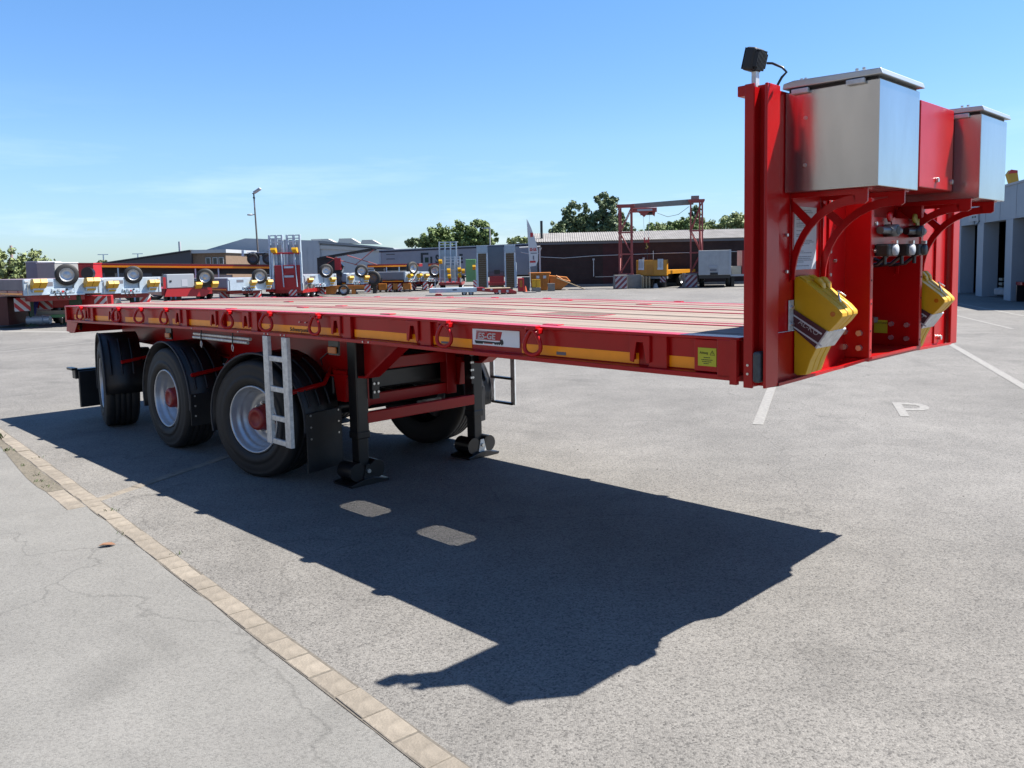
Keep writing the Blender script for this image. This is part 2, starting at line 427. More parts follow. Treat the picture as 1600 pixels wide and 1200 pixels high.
# weeds in the dirt, and a dry leaf
def weeds(pts):
    m = MB()
    for (x, y, n, h) in pts:
        for k in range(n):
            a = rnd.uniform(0, 6.3); l = h * rnd.uniform(0.5, 1); w = l * 0.1
            bx, by = x + rnd.gauss(0, .03), y + rnd.gauss(0, .03)
            dx, dy = math.cos(a) * l * .7, math.sin(a) * l * .7
            px, py = -math.sin(a) * w, math.cos(a) * w
            m.add([(bx-px, by-py, 0), (bx+px, by+py, 0), (bx+dx*.6+px, by+dy*.6+py, l*.7), (bx+dx, by+dy, l*.8)], [(0, 1, 2, 3)])
    return m
wp = []
for a, b, n, h in ((4.25, -.16, 14, .035), (4.5, -.17, 16, .04), (4.75, -.14, 10, .03), (5.3, -.15, 10, .035), (6.2, -.12, 18, .05), (7.0, -.10, 50, .10), (3.05, .06, 10, .04), (1.7, .05, 8, .03), (2.4, -.06, 6, .03), (5.6, .07, 8, .03)):
    v = sp(a, b, 0); wp.append((v[0], v[1], n, h))
weeds(wp).build('weeds', mat('weed_green', (0.10, 0.15, 0.035), 0.7, var=0.4, vscale=9), kind='stuff')
lf = MB().add([(0, -.05, .008), (.025, -.02, .02), (.022, .03, .022), (0, .06, .012), (-.022, .03, .024), (-.026, -.02, .018), (0, 0, .008)], [(0, 1, 6), (1, 2, 6), (2, 3, 6), (3, 4, 6), (4, 5, 6), (5, 0, 6)]).build('dry_leaf', mat('dry_leaf_brown', (0.30, 0.15, 0.08), 0.8))
lf.location = (-2.75, 5.46, 0.004); lf.rotation_euler = (0, 0, 1.9)
tag(lf, 'curled brown dry leaf lying alone on the pale footpath', 'leaf')

# ------------------------------------------------------------------ the big flatbed trailer (local x = across, y = rearwards, z = up)
TR = thing('flatbed_trailer', 'red three axle flatbed semi trailer with wooden deck parked in the foreground', 'trailer', (1.1103, 3.731, 0), math.atan2(0.7023, 0.7119))
W = 2.55; L = 9.66
CZ = [(-1, 1.484), (0.7, 1.484), (1.8, 1.489), (3.0, 1.500), (3.9, 1.496), (4.9, 1.491), (6.2, 1.479), (7.65, 1.454), (9.7, 1.424), (12, 1.40)]
def top(s):
    for (a, x), (b, y) in zip(CZ, CZ[1:]):
        if s <= b: return x + (y - x) * (s - a) / (b - a)
    return CZ[-1][1]
def camber(x, y, z): return (x, y, z - 1.484 + top(y))        # parts are drawn level, then follow the bowed deck
def longbox(x0, x1, y0, y1, z0, z1, n=12):
    m = MB(); vs = []
    for i in range(n + 1):
        y = y0 + (y1 - y0) * i / n; vs += [(x0, y, z0), (x1, y, z0), (x1, y, z1), (x0, y, z1)]
    fs = [(0, 3, 2, 1), (4*n, 4*n+1, 4*n+2, 4*n+3)]
    for i in range(n):
        for j in range(4): fs.append((4*i+j, 4*i+(j+1) % 4, 4*i+4+(j+1) % 4, 4*i+4+j))
    return m.add(vs, fs).warp(camber)
# side rails: C-channels (web, top lip, bottom lip)
def rail(sgn):
    X = (lambda a: a) if sgn < 0 else (lambda a: W - a)
    prof = [(0, 1.484), (0, 1.470), (0.045, 1.463), (0.05, 1.312), (0.0, 1.305), (0.0, 1.281), (0.055, 1.274), (0.075, 1.290), (0.10, 1.484)]
    n = 24; vs = []; fs = []
    k = len(prof)
    for i in range(n + 1):
        y = 0.10 + (L - 0.10) * i / n
        for (a, z) in prof: vs.append((X(a), y, z))
    for i in range(n):
        for j in range(k): fs.append((i*k+j, i*k+(j+1) % k, (i+1)*k+(j+1) % k, (i+1)*k+j))
    fs += [tuple(range(k)), tuple(range(n*k+k-1, n*k-1, -1))]
    return MB().add(vs, fs).warp(camber)
rail(-1).build('side_rail', RED, TR, bevel=0.003)
rail(1).build('side_rail', RED, TR, bevel=0.003)
longbox(0.0, 0.05, 0.115, 0.214, 1.29, 1.474, 1).build('corner_plate', RED, TR, bevel=0.006)
longbox(0.012, 0.046, 0.216, 0.345, 1.312, 1.466, 1).build('corner_plate', RED, TR, bevel=0.003)
# rear end frame
box(0, W, L, L + 0.06, 1.215, 1.424).build('rear_beam', RED, TR, bevel=0.006)
MB().prism([(9.26, 1.224), (9.66, 1.224), (9.70, 1.10), (9.40, 1.09)], 'x', 0.0, 0.012).build('end_gusset', RED, TR)
MB().prism([(9.26, 1.224), (9.66, 1.224), (9.70, 1.10), (9.40, 1.09)], 'x', W - .012, W).build('end_gusset', RED, TR)
box(0.02, W - .02, 9.60, 9.66, 1.08, 1.21).build('rear_light_beam', RED, TR, bevel=0.005)
# deck: lengthwise planks between red steel strips, with two open pockets towards the front
HOLES = [(1.62, 2.14), (2.57, 3.09)]; HT = (0.86, 1.14)
x = 0.104; i = 0
strips = {4: 0.05, 8: 0.05, 9: 0.05, 13: 0.05}
edges = []
wds = []
lay = ['p', 'p', 'p', 'p', 'p', 's', 'p', 's', 'H', 'p', 'p', 'p', 'p', 'p', 's', 'p', 'p', 'p', 's', 'p', 'p', 'p', 'p', 's', 'p', 'p']
tot = W - 0.208
ns = lay.count('s'); nh = 1; np_ = lay.count('p')
sw, hw = 0.035, 0.28
pw = (tot - ns * sw - hw) / np_
for q in lay:
    w = {'p': pw, 's': sw, 'H': hw}[q]
    if q == 'p':
        y = 0.10
        dz = rnd.uniform(-0.002, 0.002)
        longbox(x + .001, x + w - .001, 0.10, L - .002, 1.452 + dz, 1.482 + dz, 12).build('deck_plank', WOOD, TR)
    elif q == 's':
        longbox(x, x + w, 0.10, L - .002, 1.440, 1.4855, 12).build('deck_strip', RED, TR)
    else:
        h = w / 2
        for side in (0, 1):
            a, b = x + side * h + .003, x + side * h + h - .003
            ys = [0.10] + [v for p in HOLES for v in p] + [L - .002]
            for (y0, y1) in zip(ys[::2], ys[1::2]):
                longbox(a, b, y0, y1, 1.452, 1.482, 8).build('deck_plank', WOOD, TR)
        for (y0, y1) in HOLES:
            f = MB()
            f.box(x + .003, x + w - .003, y0, y0 + .02, 1.42, 1.484); f.box(x + .003, x + w - .003, y1 - .02, y1, 1.42, 1.484)
            f.box(x - .005, x + .012, y0, y1, 1.42, 1.4845); f.box(x + w - .012, x + w + .005, y0, y1, 1.42, 1.4845)
            for (cx_, sx_) in ((x + .012, 1), (x + w - .012, -1)):  # corner pieces added to round off the sun patches on the ground
                for (cy_, sy_) in ((y0 + .02, 1), (y1 - .02, -1)): f.prism([(cx_, cy_), (cx_ + sx_ * .07, cy_), (cx_ + sx_ * .02, cy_ + sy_ * .03), (cx_, cy_ + sy_ * .10)], 'z', 1.43, 1.469)
            pf = f.warp(camber).build('pocket_frame', RED, TR)
            gb = MB()  # added bars that dim and soften the sunlight falling through the pocket
            for q_ in range(13):
                xb = x + .014 + q_ * .0195
                gb.box(xb, xb + .0105, y0 + .02, y1 - .02, 1.4765, 1.4835)
            gb.warp(camber).build('sun_dimming_bars', WOOD, pf, kind='stuff')
    x += w
for (t, s) in ((0.14, 1.38), (0.19, 3.05), (0.84, 4.65), (2.09, 2.17), (0.5, 4.75), (2.3, 3.2), (0.14, 5.4), (2.1, 5.2), (1.3, 6.4)):
    longbox(t - .03, t + .03, s - .06, s + .06, 1.46, 1.4872, 1).build('lashing_plate', RED, TR, bevel=0.004)
# chassis: neck beams, lower rear beams, cross members
for t in (0.62, 1.93):
    MB().prism([(0.2, 1.30), (0.2, 1.44), (9.5, 1.40), (9.5, 1.06), (9.0, 0.98), (4.6, 0.90), (3.9, 0.93), (3.35, 1.27)], 'x', t - .006, t + .006).build('main_beam_web', RED, TR)
    MB().prism([(9.5, 1.06), (9.0, 0.98), (4.6, 0.90), (3.9, 0.93), (3.35, 1.27), (3.35, 1.255), (3.88, 0.915), (4.6, 0.885), (9.0, 0.965), (9.5, 1.045)], 'x', t - .07, t + .07).build('beam_flange', RED, TR)
for s in [0.5, 1.35, 3.5, 4.3, 5.1, 5.9, 6.7, 7.5, 8.3, 9.1]:
    longbox(0.1, W - 0.1, s - .03, s + .03, 1.34, 1.44, 1).build('cross_member', RED, TR)
for s, hh in ((5.8, .3), (7.7, .3), (9.2, .2)):
    box(0.62, 1.93, s - .01, s + .01, 1.36 - hh, 1.36).build('cross_plate', RED, TR)
# frame between landing legs
box(0.70, 1.86, 4.26, 4.34, 0.915, 1.02).build('support_frame', RED, TR, bevel=0.006)
box(0.70, 1.86, 4.26, 4.34, 0.61, 0.71).build('support_frame', RED, TR, bevel=0.006)
for t in (0.72, 1.74):
    box(t, t + .12, 4.25, 4.35, 0.60, 1.28).build('support_upright', RED, TR, bevel=0.005)
MB().prism([(0.86, 1.02), (1.05, 1.26), (0.80, 1.26)], 'y', 4.29, 4.31).build('gusset', RED, TR)
box(0.55, 1.95, 4.40, 4.75, 0.72, 0.90).build('air_tank_box', BLACK, TR, bevel=0.02)
box(0.62, 1.86, 3.99, 4.05, 0.51, 0.605).build('leg_brace', RED, TR, bevel=0.006)

# reflective stripes on the recessed web
for a, b in ((9.5, 9.16), (8.74, 8.02), (7.78, 7.26), (7.12, 6.6), (6.5, 6.36), (6.12, 5.45), (5.3, 4.82), (4.68, 3.47), (3.27, 2.54), (2.38, 1.985), (1.545, 0.70), (0.535, 0.36)):
    longbox(0.0455, 0.052, b, a, 1.316, 1.372, 6).build('reflective_stripe', AMBER, TR)
text('lettering', 'Schwerpunkt', 0.044, INK, TR, (0.044, 4.19, 1.3375), (0, -1, 0), (0, 0, 1), bold=0.0008, sx=1.3)
text('arrow_mark', 'V', 0.03, INK, TR, (0.044, 4.52, 1.348), (0, -1, 0), (0, 0, 1), bold=0.002, sx=2)
box(0.043, 0.0455, 2.20, 2.28, 1.338, 1.352).build('lettering', INKG, TR)
box(0.043, 0.0455, 1.20, 1.27, 1.328, 1.345).build('lettering', INKG, TR)
# lashing rings with hinge blocks
rm = MB(); N = 22; pts = []
for k in range(N):
    a = 2 * math.pi * k / N
    w = 0.052 * (1.0 - 0.38 * math.cos(a)) if True else 0
    pts.append((0.012 * math.sin(a), w * math.sin(a), -0.078 + 0.070 * math.cos(a)))
rm.tube(pts, 0.0125, 8, closed=True)
ring_me = None
hm = MB().box(-.046, .0, -.038, .038, -.018, .005).box(-.040, .004, -.056, -.040, -.042, -.010).box(-.040, .004, .040, .056, -.042, -.010)
r0 = rm.build('lashing_ring', RED, TR); h0 = hm.build('hinge_block', RED, TR, bevel=0.005)
RS = [9.05, 7.82, 7.17, 6.52, 5.15, 4.43, 3.69, 2.16, 1.385]
for far in (0, 1):
    for k, s in enumerate(RS):
        rr = (rnd.uniform(-.05, .05), rnd.uniform(-.03, .12), rnd.uniform(.35, .8) + far * math.pi)
        px = -0.032 if not far else W + .032
        if k == 0 and not far:
            r0.location = (px, s, top(s) - .012); r0.rotation_euler = rr; h0.location = (0, s, top(s))
        else:
            dup_mesh(r0, (px, s, top(s) - .012), TR, rr); dup_mesh(h0, (W if far else 0, s, top(s)), TR, (0, 0, math.pi * far))
# stake pockets: plate with a tapered slot, standing proud of the web, and a rib beside it
pk = MB()
out = [(-.062, .0), (.062, .0), (.062, -.135), (.040, -.140), (.020, -.035), (-.020, -.035), (-.042, -.14), (-.062, -.135)]
pk.prism(out, 'x', 0.004, 0.014)
pk.box(.014, .046, -.060, -.050, -.13, -.002); pk.box(.014, .046, .050, .060, -.13, -.002)
pk0 = pk.build('stake_pocket', RED, TR, bevel=0.003)
rb0 = MB().box(.020, .047, -.055, .055, -.165, 0).build('web_rib', RED, TR, bevel=0.003)
for k, s in enumerate((0.665, 2.535, 3.46, 4.87, 5.5, 6.28, 8.13, 8.92)):
    if k == 0: pk0.location = (0, s, top(s) - .016); rb0.location = (0, s - .12 + .02, top(s) - .012)
    else: dup_mesh(pk0, (0, s, top(s) - .016), TR); dup_mesh(rb0, (0, s - .12, top(s) - .012), TR)
# logo sticker (facing sideways) : x runs forwards
st = box(0.040, 0.0445, 1.56, 1.97, 1.349, 1.447).build('sticker', mat('silver_sticker', (1.2, 1.22, 1.25), 0.5), TR)
def SY(u, v): return (1.97 - u, 1.349 + v)      # u from left, v from bottom
lg = [(0.030, 0.033), (0.247, 0.033), (0.266, 0.088), (0.038, 0.088)]
MB().prism([SY(*q) for q in lg], 'x', 0.0385, 0.0399).build('logo_panel', REDP, st)
text('lettering', 'ES-GE', 0.052, WHITE, st, (0.0375, 1.97 - 0.051, 1.349 + 0.040), (0, -1, 0), (0, 0, 1), shear=0.12, bold=0.0012, sx=1.18)
f = MB()                                         # white bracket frame round ES
for (u0, u1, v0, v1) in ((.043, .135, .0825, .0848), (.0425, .046, .0365, .0848), (.043, .135, .0355, .0375)):
    f.prism([SY(u0, v0), SY(u1, v0), SY(u1, v1), SY(u0, v1)], 'x', 0.0372, 0.0384)
f.build('logo_frame', WHITE, st)
f = MB(); tk = [(.024, .018), (.25, .018), (.25, .027), (.242, .045), (.262, .045), (.272, .032), (.272, .014), (.205, .014), (.205, .022), (.03, .022), (.024, .028)]
f.prism([SY(*q) for q in [(.024, .016), (.20, .016), (.20, .024), (.03, .026), (.024, .028)]], 'x', 0.0372, 0.0398)
f.prism([SY(*q) for q in [(.195, .014), (.275, .014), (.275, .030), (.268, .042), (.250, .042), (.247, .026), (.195, .022)]], 'x', 0.0372, 0.0398)
for u in [.034 + .011 * k for k in range(6)] + [.205, .222, .240, .262]:
    f.cyl((0.0374, *SY(u, .0135)), (0.0396, *SY(u, .0135)), .0062, 10)
f.build('logo_truck', INK, st)
MB().prism([SY(.105, .010), SY(.18, .010), SY(.18, .015), SY(.105, .015)], 'x', 0.0380, 0.0399).build('lettering', REDP, st)
ys = box(0.0085, 0.0118, 0.222, 0.322, 1.339, 1.426).build('warning_sticker', LIME, TR)
f = MB(); A, B, C_ = (0.255, 1.393), (0.231, 1.393), (0.243, 1.415)
for p, q in ((A, B), (B, C_), (C_, A)): f.tube([(0.008, *p), (0.008, *q)], 0.0011, 4)
f.box(.0075, .0084, .2422, .2438, 1.398, 1.407); f.build('warning_triangle', INK, ys)
text('lettering', 'Achtung', 0.017, INK, ys, (0.0078, 0.313, 1.397), (0, -1, 0), (0, 0, 1), ext=.0004, shear=.2, sx=.8)
f = MB()
for v, a, b in ((1.380, .29, .262), (1.369, .303, .247), (1.360, .299, .25), (1.351, .29, .262)):
    k = a
    while k > b:
        w = rnd.uniform(.004, .010); f.box(.0076, .0084, k - w, k, v - .0016, v + .0016); k -= w + .002
f.build('lettering', INK, ys)
MB().cyl((.046, 2.02, 1.30), (.03, 2.02, 1.30), .006, 8)
# bolts on the lower lip and web
f = MB()
for s in (4.53, 4.47, 4.26, 4.20, 5.0, 5.95, 3.03, 3.1):
    f.cyl((-.006, s, 1.293 - 1.484 + top(s)), (.01, s, 1.293 - 1.484 + top(s)), .007, 8)
for s in (4.02, 3.93): f.cyl((.03, s, 1.415), (.05, s, 1.415), .006, 8)
f.build('rail_bolts', BOLT, TR, kind='stuff')

# ---- ladders
def ladder(px, s0, s1, z0, z1, rungs, nm='ladder'):
    l_ = MB()
    o = None
    for k, s in enumerate((s0, s1)):
        m = MB().box(px - .004, px, s - .042, s + .042, z0, z1).box(px, px + .03, s - .042, s - .037, z0, z1).box(px, px + .03, s + .037, s + .042, z0, z1)
        q = m.build(nm if k == 0 else 'ladder_rail', GALV, TR if k == 0 else o, bevel=0.002)
        if k == 0: o = q
    for z in rungs:
        box(px + .002, px + .028, s1 + .042, s0 - .042, z - .022, z + .022).build('ladder_rung', GALV, o, bevel=0.003)
    return o
ladder(-0.006, 4.515, 4.205, 0.375, 1.285, (1.10, 0.845, 0.60, 0.40))
o = MB()
for s in (4.44, 4.13): o.box(2.51, 2.53, s - .03, s + .03, 0.40, 1.28)
o = o.build('ladder', GALV, TR, bevel=0.002)
for z in (0.67, 0.41, 0.93): box(2.495, 2.535, 4.13, 4.44, z - .012, z + .012).build('ladder_rung', BLACK, o)

# ---- tubes hung under the rail with clips
for z, a, b in ((1.225, 4.98, 6.13), (1.190, 5.03, 6.15)):
    MB().cyl((.10, a, z), (.10, b, z), .015, 12).build('stake_tube', GALV, TR)
for s in (5.27, 5.92):
    f = MB().tube([(.08, s, 1.28), (.072, s, 1.21), (.072, s, 1.165)], .006, 6).build('tube_strap', BLACK, TR)
    MB().tube([(.07, s, 1.165), (.07, s - .02, 1.14), (.07, s - .008, 1.10), (.07, s + .015, 1.12), (.07, s + .012, 1.16)], .004, 6).build('spring_clip', BOLT, TR)
# side markers
for s, z in ((3.68, 1.205), (6.8, 1.175), (9.60, 1.15)):
    m = box(.10, .118, s - .055, s + .055, z - .026, z + .026).build('side_marker', ORL, TR, bevel=0.006)
    box(.119, .135, s - .07, s + .07, z - .04, z + .075).build('marker_bracket', BLACK, m)
MB().tube([(.12, 3.74, 1.19), (.14, 3.9, 1.12), (.2, 3.98, 1.06)], .006, 6).build('cable', BLACK, TR)

# ---- wheels
def wheel_meshes():
    ty = [(0.045, .300), (0.012, .322), (0.001, .36), (-0.002, .385), (0.003, .388), (0.001, .41), (0.004, .45), (0.013, .478), (0.011, .482), (0.022, .500), (0.040, .518)]
    tr = [(0.052, .524)]
    for g in (0.105, 0.163, 0.222, 0.280):
        tr += [(g - .007, .526), (g - .005, .512), (g + .005, .512), (g + .007, .526)]
    tr += [(0.333, .524)]
    ot = [(0.345, .518), (0.365, .500), (0.380, .46), (0.386, .40), (0.375, .34), (0.340, .300)]
    tyre = MB().lathe(ty + tr + ot, (0, 0, 0), 'x', 56)
    rim = MB().lathe([(0.044, .302), (0.024, .304), (0.014, .297), (0.016, .289), (0.030, .284), (0.060, .281), (0.085, .272), (0.092, .262), (0.110, .258), (0.135, .252), (0.140, .240), (0.185, .232), (0.198, .215), (0.200, .175), (0.182, .158), (0.176, .150), (0.176, .06)], (0, 0, 0), 'x', 48)
    hub = MB().lathe([(0.176, .118), (0.150, .116), (0.140, .108), (0.060, .102), (0.044, .094), (0.040, .062), (0.046, .058), (0.046, .0001)], (0, 0, 0), 'x', 24)
    nuts = MB()
    for k in range(10):
        a = k * math.pi / 5 + .1
        c = (0, .132 * math.cos(a), .132 * math.sin(a))
        nuts.cyl((.178, c[1], c[2]), (.148, c[1], c[2]), .0165, 6); nuts.cyl((.150, c[1], c[2]), (.138, c[1], c[2]), .010, 8)
    return tyre, rim, hub, nuts
ty, ri, hu, nu = wheel_meshes()
def fender_mesh(w0, w1, r, a0, a1, n=16, th=.010):
    m = MB(); vs = []; fs = []
    for i in range(n + 1):
        a = R(a0 + (a1 - a0) * i / n)
        for rr in (r, r + th):
            for xx in (w0, w1): vs.append((xx, rr * math.cos(a), rr * math.sin(a)))
    for i in range(n):
        b = 4 * i
        fs += [(b, b+1, b+5, b+4), (b+2, b+6, b+7, b+3), (b, b+4, b+6, b+2), (b+1, b+3, b+7, b+5)]
    fs += [(0, 2, 3, 1), (4*n, 4*n+1, 4*n+3, 4*n+2)]
    return m.add(vs, fs, True)
SW = [4.90, 6.783, 8.666]; STEER = [R(14), 0, R(-14)]
wproto = None
for side in (0, 1):
    for k, s in enumerate(SW):
        ax = bpy.data.objects.new('wheel', None); COL.objects.link(ax); ax.parent = TR
        ax.location = (0.03, s, 0.52) if not side else (W - 0.30, s + .06, 0.52)
        ax.rotation_euler = (0, 0, math.pi * side + STEER[k])
        if wproto is None:
            wproto = [ty.build('tyre', RUBBER, ax), ri.build('rim', RIM, ax), hu.build('hub', HUBRED, ax), nu.build('wheel_nuts', BOLT, ax, kind='stuff')]
        else:
            for q in wproto: dup_mesh(q, (0, 0, 0), ax)
fa, fb = -14, 176
for side in (0, 1):
    for k, s in enumerate(SW):
        w0, w1 = (.045, .46) if not side else (W - .72, W - .32)
        low = 190 if k == 0 else 188
        m = fender_mesh(w0, w1, .585, fa, low).xf(Matrix.Translation((0, s, .52)))
        m.xf(Matrix.Translation((.25 if not side else W - .25, s, 0)) @ Matrix.Rotation(STEER[k], 4, 'Z') @ Matrix.Translation((-.25 if not side else .25 - W, -s, 0)))
        fo = m.build('mudguard', PLAST, TR, label=None)
        lip = MB()
        xx = w0 if not side else w1
        lip.tube([(xx, s + .592 * math.cos(R(a)), .52 + .592 * math.sin(R(a))) for a in range(fa, low, 8)], .010, 6)
        SM = Matrix.Translation((.25 if not side else W - .25, s, 0)) @ Matrix.Rotation(STEER[k], 4, 'Z') @ Matrix.Translation((-.25 if not side else .25 - W, -s, 0))
        lip.xf(SM); lip.build('mudguard_edge', mat('dull_plastic_edge', (0.05, 0.05, 0.055), 0.6), fo)
        # ribs pressed in the front and the rubber flap
        rb = MB()
        for j in range(3):
            xa = w0 + .07 + j * .12
            rb.tube([(xa, s + .601 * math.cos(R(a)), .52 + .601 * math.sin(R(a))) for a in range(118, 172, 8)], .012, 6)
        rb.xf(SM); rb.build('mudguard_ribs', PLAST, fo, kind='stuff')
        ba = (s - .595, .78)
        xin = .66 if not side else W - .66
        MB().tube([(xin, s - .35, .98), ((w1 if not side else w0), s - .52, .84), ((w0 if not side else w1) + (.05 if not side else -.05), s - .545, .80)], .021, 8).build('mudguard_bracket', RED, TR)
        if k == 2: continue
        bot = .11 if k == 0 else .30
        yf = s - .602
        box(w0 - .005, (w1 + .005) if not side else w0 + .25, yf - .012, yf, bot if not side else .27, .62).xf(SM).build('mud_flap', PLAST, fo, bevel=0.004)
        if side: continue
        bt = MB()
        for (dx, z) in ((.04, .60), (.04, .50), (.04, .40), (w1 - w0 - .04, .60), (w1 - w0 - .04, .50), (w1 - w0 - .04, .40)):
            bt.cyl((w0 + dx, yf - .018, z), (w0 + dx, yf - .01, z), .009, 8)
        bt.xf(SM); bt.build('flap_bolts', BOLT, fo, kind='stuff')
    
for s in SW:
    MB().cyl((.36, s, .52), (W - .36, s, .52), .073, 16).build('axle', BLACK, TR)
    for t in (.62, 1.93):
        MB().prism([(s - .62, .82), (s - .62, .70), (s - .1, .60), (s + .25, .62), (s + .3, .70), (s - .1, .70)], 'x', t - .05, t + .05).build('trailing_arm', BLACK, TR)
        MB().lathe([(0.64, .06), (.66, .125), (.74, .14), (.82, .135), (.88, .10)], (t, s + .28, 0), 'z', 16, True).build('air_spring', RUBBER, TR)
        MB().prism([(s - .72, .95), (s - .50, .95), (s - .56, .68), (s - .68, .68)], 'x', t - .06, t + .06).build('spring_hanger', RED, TR)

# ---- landing legs
for side in (0, 1):
    c = .585 if not side else 1.905
    lg_ = box(c - .058, c + .058, 3.99, 4.12, .40, 1.27).build('landing_leg', BLACK, TR, bevel=0.010)
    box(c - .049, c + .049, 4.0, 4.11, .12, .42).build('leg_inner_tube', BLACK, lg_, bevel=0.008)
    box(c - .063, c + .063, 3.985, 4.125, .385, .45).build('leg_collar', BLACK, lg_, bevel=0.008)
    ic = c + .095 if not side else c - .095
    box(ic - .02, ic + .05 if not side else ic + .02, 3.95, 4.0, .72, 1.26).build('mounting_plate', BLACK, lg_)
    f = MB()
    for k in range(7):
        z = .78 + k * .072
        for dx in (-.008, .034 if not side else -.03): f.cyl((ic + dx, 3.951, z), (ic + dx, 3.936, z), .012, 6)
    f.build('plate_bolts', BOLT, lg_, kind='stuff')
    MB().prism([(c - .19, .0), (c + .19, .0), (c + .20, .022), (c + .15, .03), (c + .05, .055), (c - .05, .055), (c - .15, .03), (c - .20, .022)], 'y', 3.92, 4.19).build('foot_plate', BLACK, lg_, bevel=0.004)
    for dx in (-.098, .098):
        MB().cyl((c + dx, 3.955, .115), (c + dx, 4.155, .115), .078, 20).build('foot_roller', BLACK, lg_, bevel=0.008)
    MB().prism([(c - .05, .05), (c + .05, .05), (c + .02, .17), (c - .02, .17)], 'y', 3.945, 3.955).build('foot_fork', GALV if side else BLACK, lg_)
    MB().cyl((c, 3.93, .115), (c, 4.18, .115), .018, 10).build('foot_axle', BOLT, lg_)
# rear underrun bar, black lamp box
box(0.03, 0.60, 9.42, 9.47, .14, .60).build('rear_mud_flap', PLAST, TR, bevel=0.004)
box(W - .60, W - .03, 9.42, 9.47, .14, .60).build('rear_mud_flap', PLAST, TR, bevel=0.004)
lb = box(0.0, W, 9.48, 9.60, .50, .62).build('underrun_bar', BLACK, TR, bevel=0.01)
for t0, t1 in ((-.05, .02), (W - .02, W + .05)): box(t0, t1, 9.44, 9.64, .615, .645).build('lamp_arm', BLACK, lb, bevel=.004)
for t in (.75, 1.75): box(t, t + .05, 9.49, 9.57, .62, 1.1).build('underrun_bracket', BLACK, lb)
# air lines and valves under the deck
f = MB()
for k in range(5):
    y = 4.5; z = 0.98 + k * .03
    f.tube([(0.68 + .02 * k, 4.1 + .1 * k, z), (0.7, 5.2, z - .05), (0.72, 6.5, z + .02), (.7, 8.4, z)], .009, 6)
f.build('air_lines', BLACK, TR, kind='stuff')

# ------------------------------------------------------------------ headboard
# posts: outer box edge, recessed web, front flange
for side in (0, 1):
    X = (lambda a: a) if not side else (lambda a: W - a)
    def pb(a0, a1, y0, y1, z0, z1):
        m = MB(); xs = sorted((X(a0), X(a1))); return m.box(xs[0], xs[1], y0, y1, z0, z1)
    po = pb(0.0, .012, .030, .076, 1.255, 2.615).build('headboard_post', RED, TR, bevel=0.003)
    pb(.012, .10, .064, .076, 1.257, 2.60).build('post_flange', RED, po)
    pb(.055, .067, -.022, .064, 1.262, 2.612).build('post_web', RED, po)
    pb(.0, .115, -.036, -.022, 1.260, 2.607).build('post_flange', RED, po, bevel=0.003)
    pb(.004, .09, .028, .034, 1.262, 2.60).build('post_lip', RED, po)
    pb(.0, .06, .074, .112, 2.565, 2.612).build('post_lug', RED, po, bevel=0.004)
    pb(-.012, .012, .104, .14, 1.265, 1.475).build('post_foot', RED, po)
    bm_ = pb(-.016, .05, -.012, .024, 1.283, 1.425).build('rubber_buffer', mat('worn_grey_rubber', (0.10, 0.115, 0.12), 0.6, var=0.4, vscale=40), TR, bevel=0.014, seg=4)
    f = MB()
    for z in (1.32, 1.36): f.cyl((X(-.004), .053, z), (X(.006), .053, z), .006, 8)
    f.build('post_bolts', BOLT, po, kind='stuff')
# plates
hp = box(.115, .93, .0, .012, 1.50, 2.60).build('headboard_plate', RED, TR, bevel=0.002)
box(1.60, W - .115, .0, .012, 1.50, 2.60).build('headboard_plate', RED, TR, bevel=0.002)
box(.93, 1.59, .0, .012, 2.045, 2.60).build('headboard_plate', RED, TR)
box(.115, .93, -.004, .012, 1.262, 1.497).build('lower_plate', RED, TR, bevel=0.002)
box(1.60, W - .115, -.004, .012, 1.262, 1.497).build('lower_plate', RED, TR, bevel=0.002)
box(.90, 1.62, .161, .17, 1.3175, 2.05).build('recess_back', RED, TR)
box(.925, 1.595, .145, .1595, 1.315, 1.52).build('recess_plate', RED, TR, bevel=0.003)
box(1.5875, 1.5898, .045, .122, 1.390, 1.466).build('yellow_label', LIME, TR)
text('lettering', 'ACHTUNG', 0.015, INK, TR, (1.587, .117, 1.445), (0, -1, 0), (0, 0, 1), ext=.0004)
MB().tube([(.945, .10, 1.83), (.942, .08, 1.70), (.945, .07, 1.64)], .008, 8).build('yellow_cable', mat('cable_yellow', (.5, .35, .03), .5), TR)
MB().tube([(.945, .07, 1.64), (.948, .065, 1.55), (.945, .07, 1.43)], [.014, .022, .006], 8).build('black_plug', BLACK, TR)
for t in (.895, 1.59):
    fi = box(t, t + .035, -.132, .16, 1.318, 2.14).build('centre_upright', RED, TR, bevel=0.004)
    f = MB()
    for z in (1.36, 1.46, 1.60, 1.72): f.cyl((t + .016, -.134, z), (t + .016, -.130, z), .005, 8)
    f.build('upright_holes', INK, fi, kind='stuff')
# bolts on near upright side and in the recess, plate bolts
f = MB()
for (s, z) in ((-.006, 1.373), (-.006, 1.451), (-.084, 1.371), (-.084, 1.448)): f.cyl((.893, s, z), (.874, s, z), .016, 6)
for (s, z) in ((.021, 1.446), (-.066, 1.443), (.021, 1.367), (-.066, 1.364)): f.cyl((1.592, s, z), (1.573, s, z), .015, 6)
for t in (.70,):
    for z in (1.755, 1.87, 2.12): f.cyl((t, -.002, z), (t, -.014, z), .009, 6)
f.cyl((.76, -.002, 1.825), (.76, -.014, 1.825), .009, 6)
for z in (1.78, 1.95): f.cyl((.245, -.002, z), (.245, -.012, z), .008, 6)
for t in (2.28,): f.cyl((t, -.004, 1.315), (t, -.03, 1.315), .016, 6)
f.build('plate_bolts', BOLT, TR, kind='stuff')
box(.68, .72, -.010, -.001, 1.50, 2.14).build('plate_seam_strip', RED, TR)
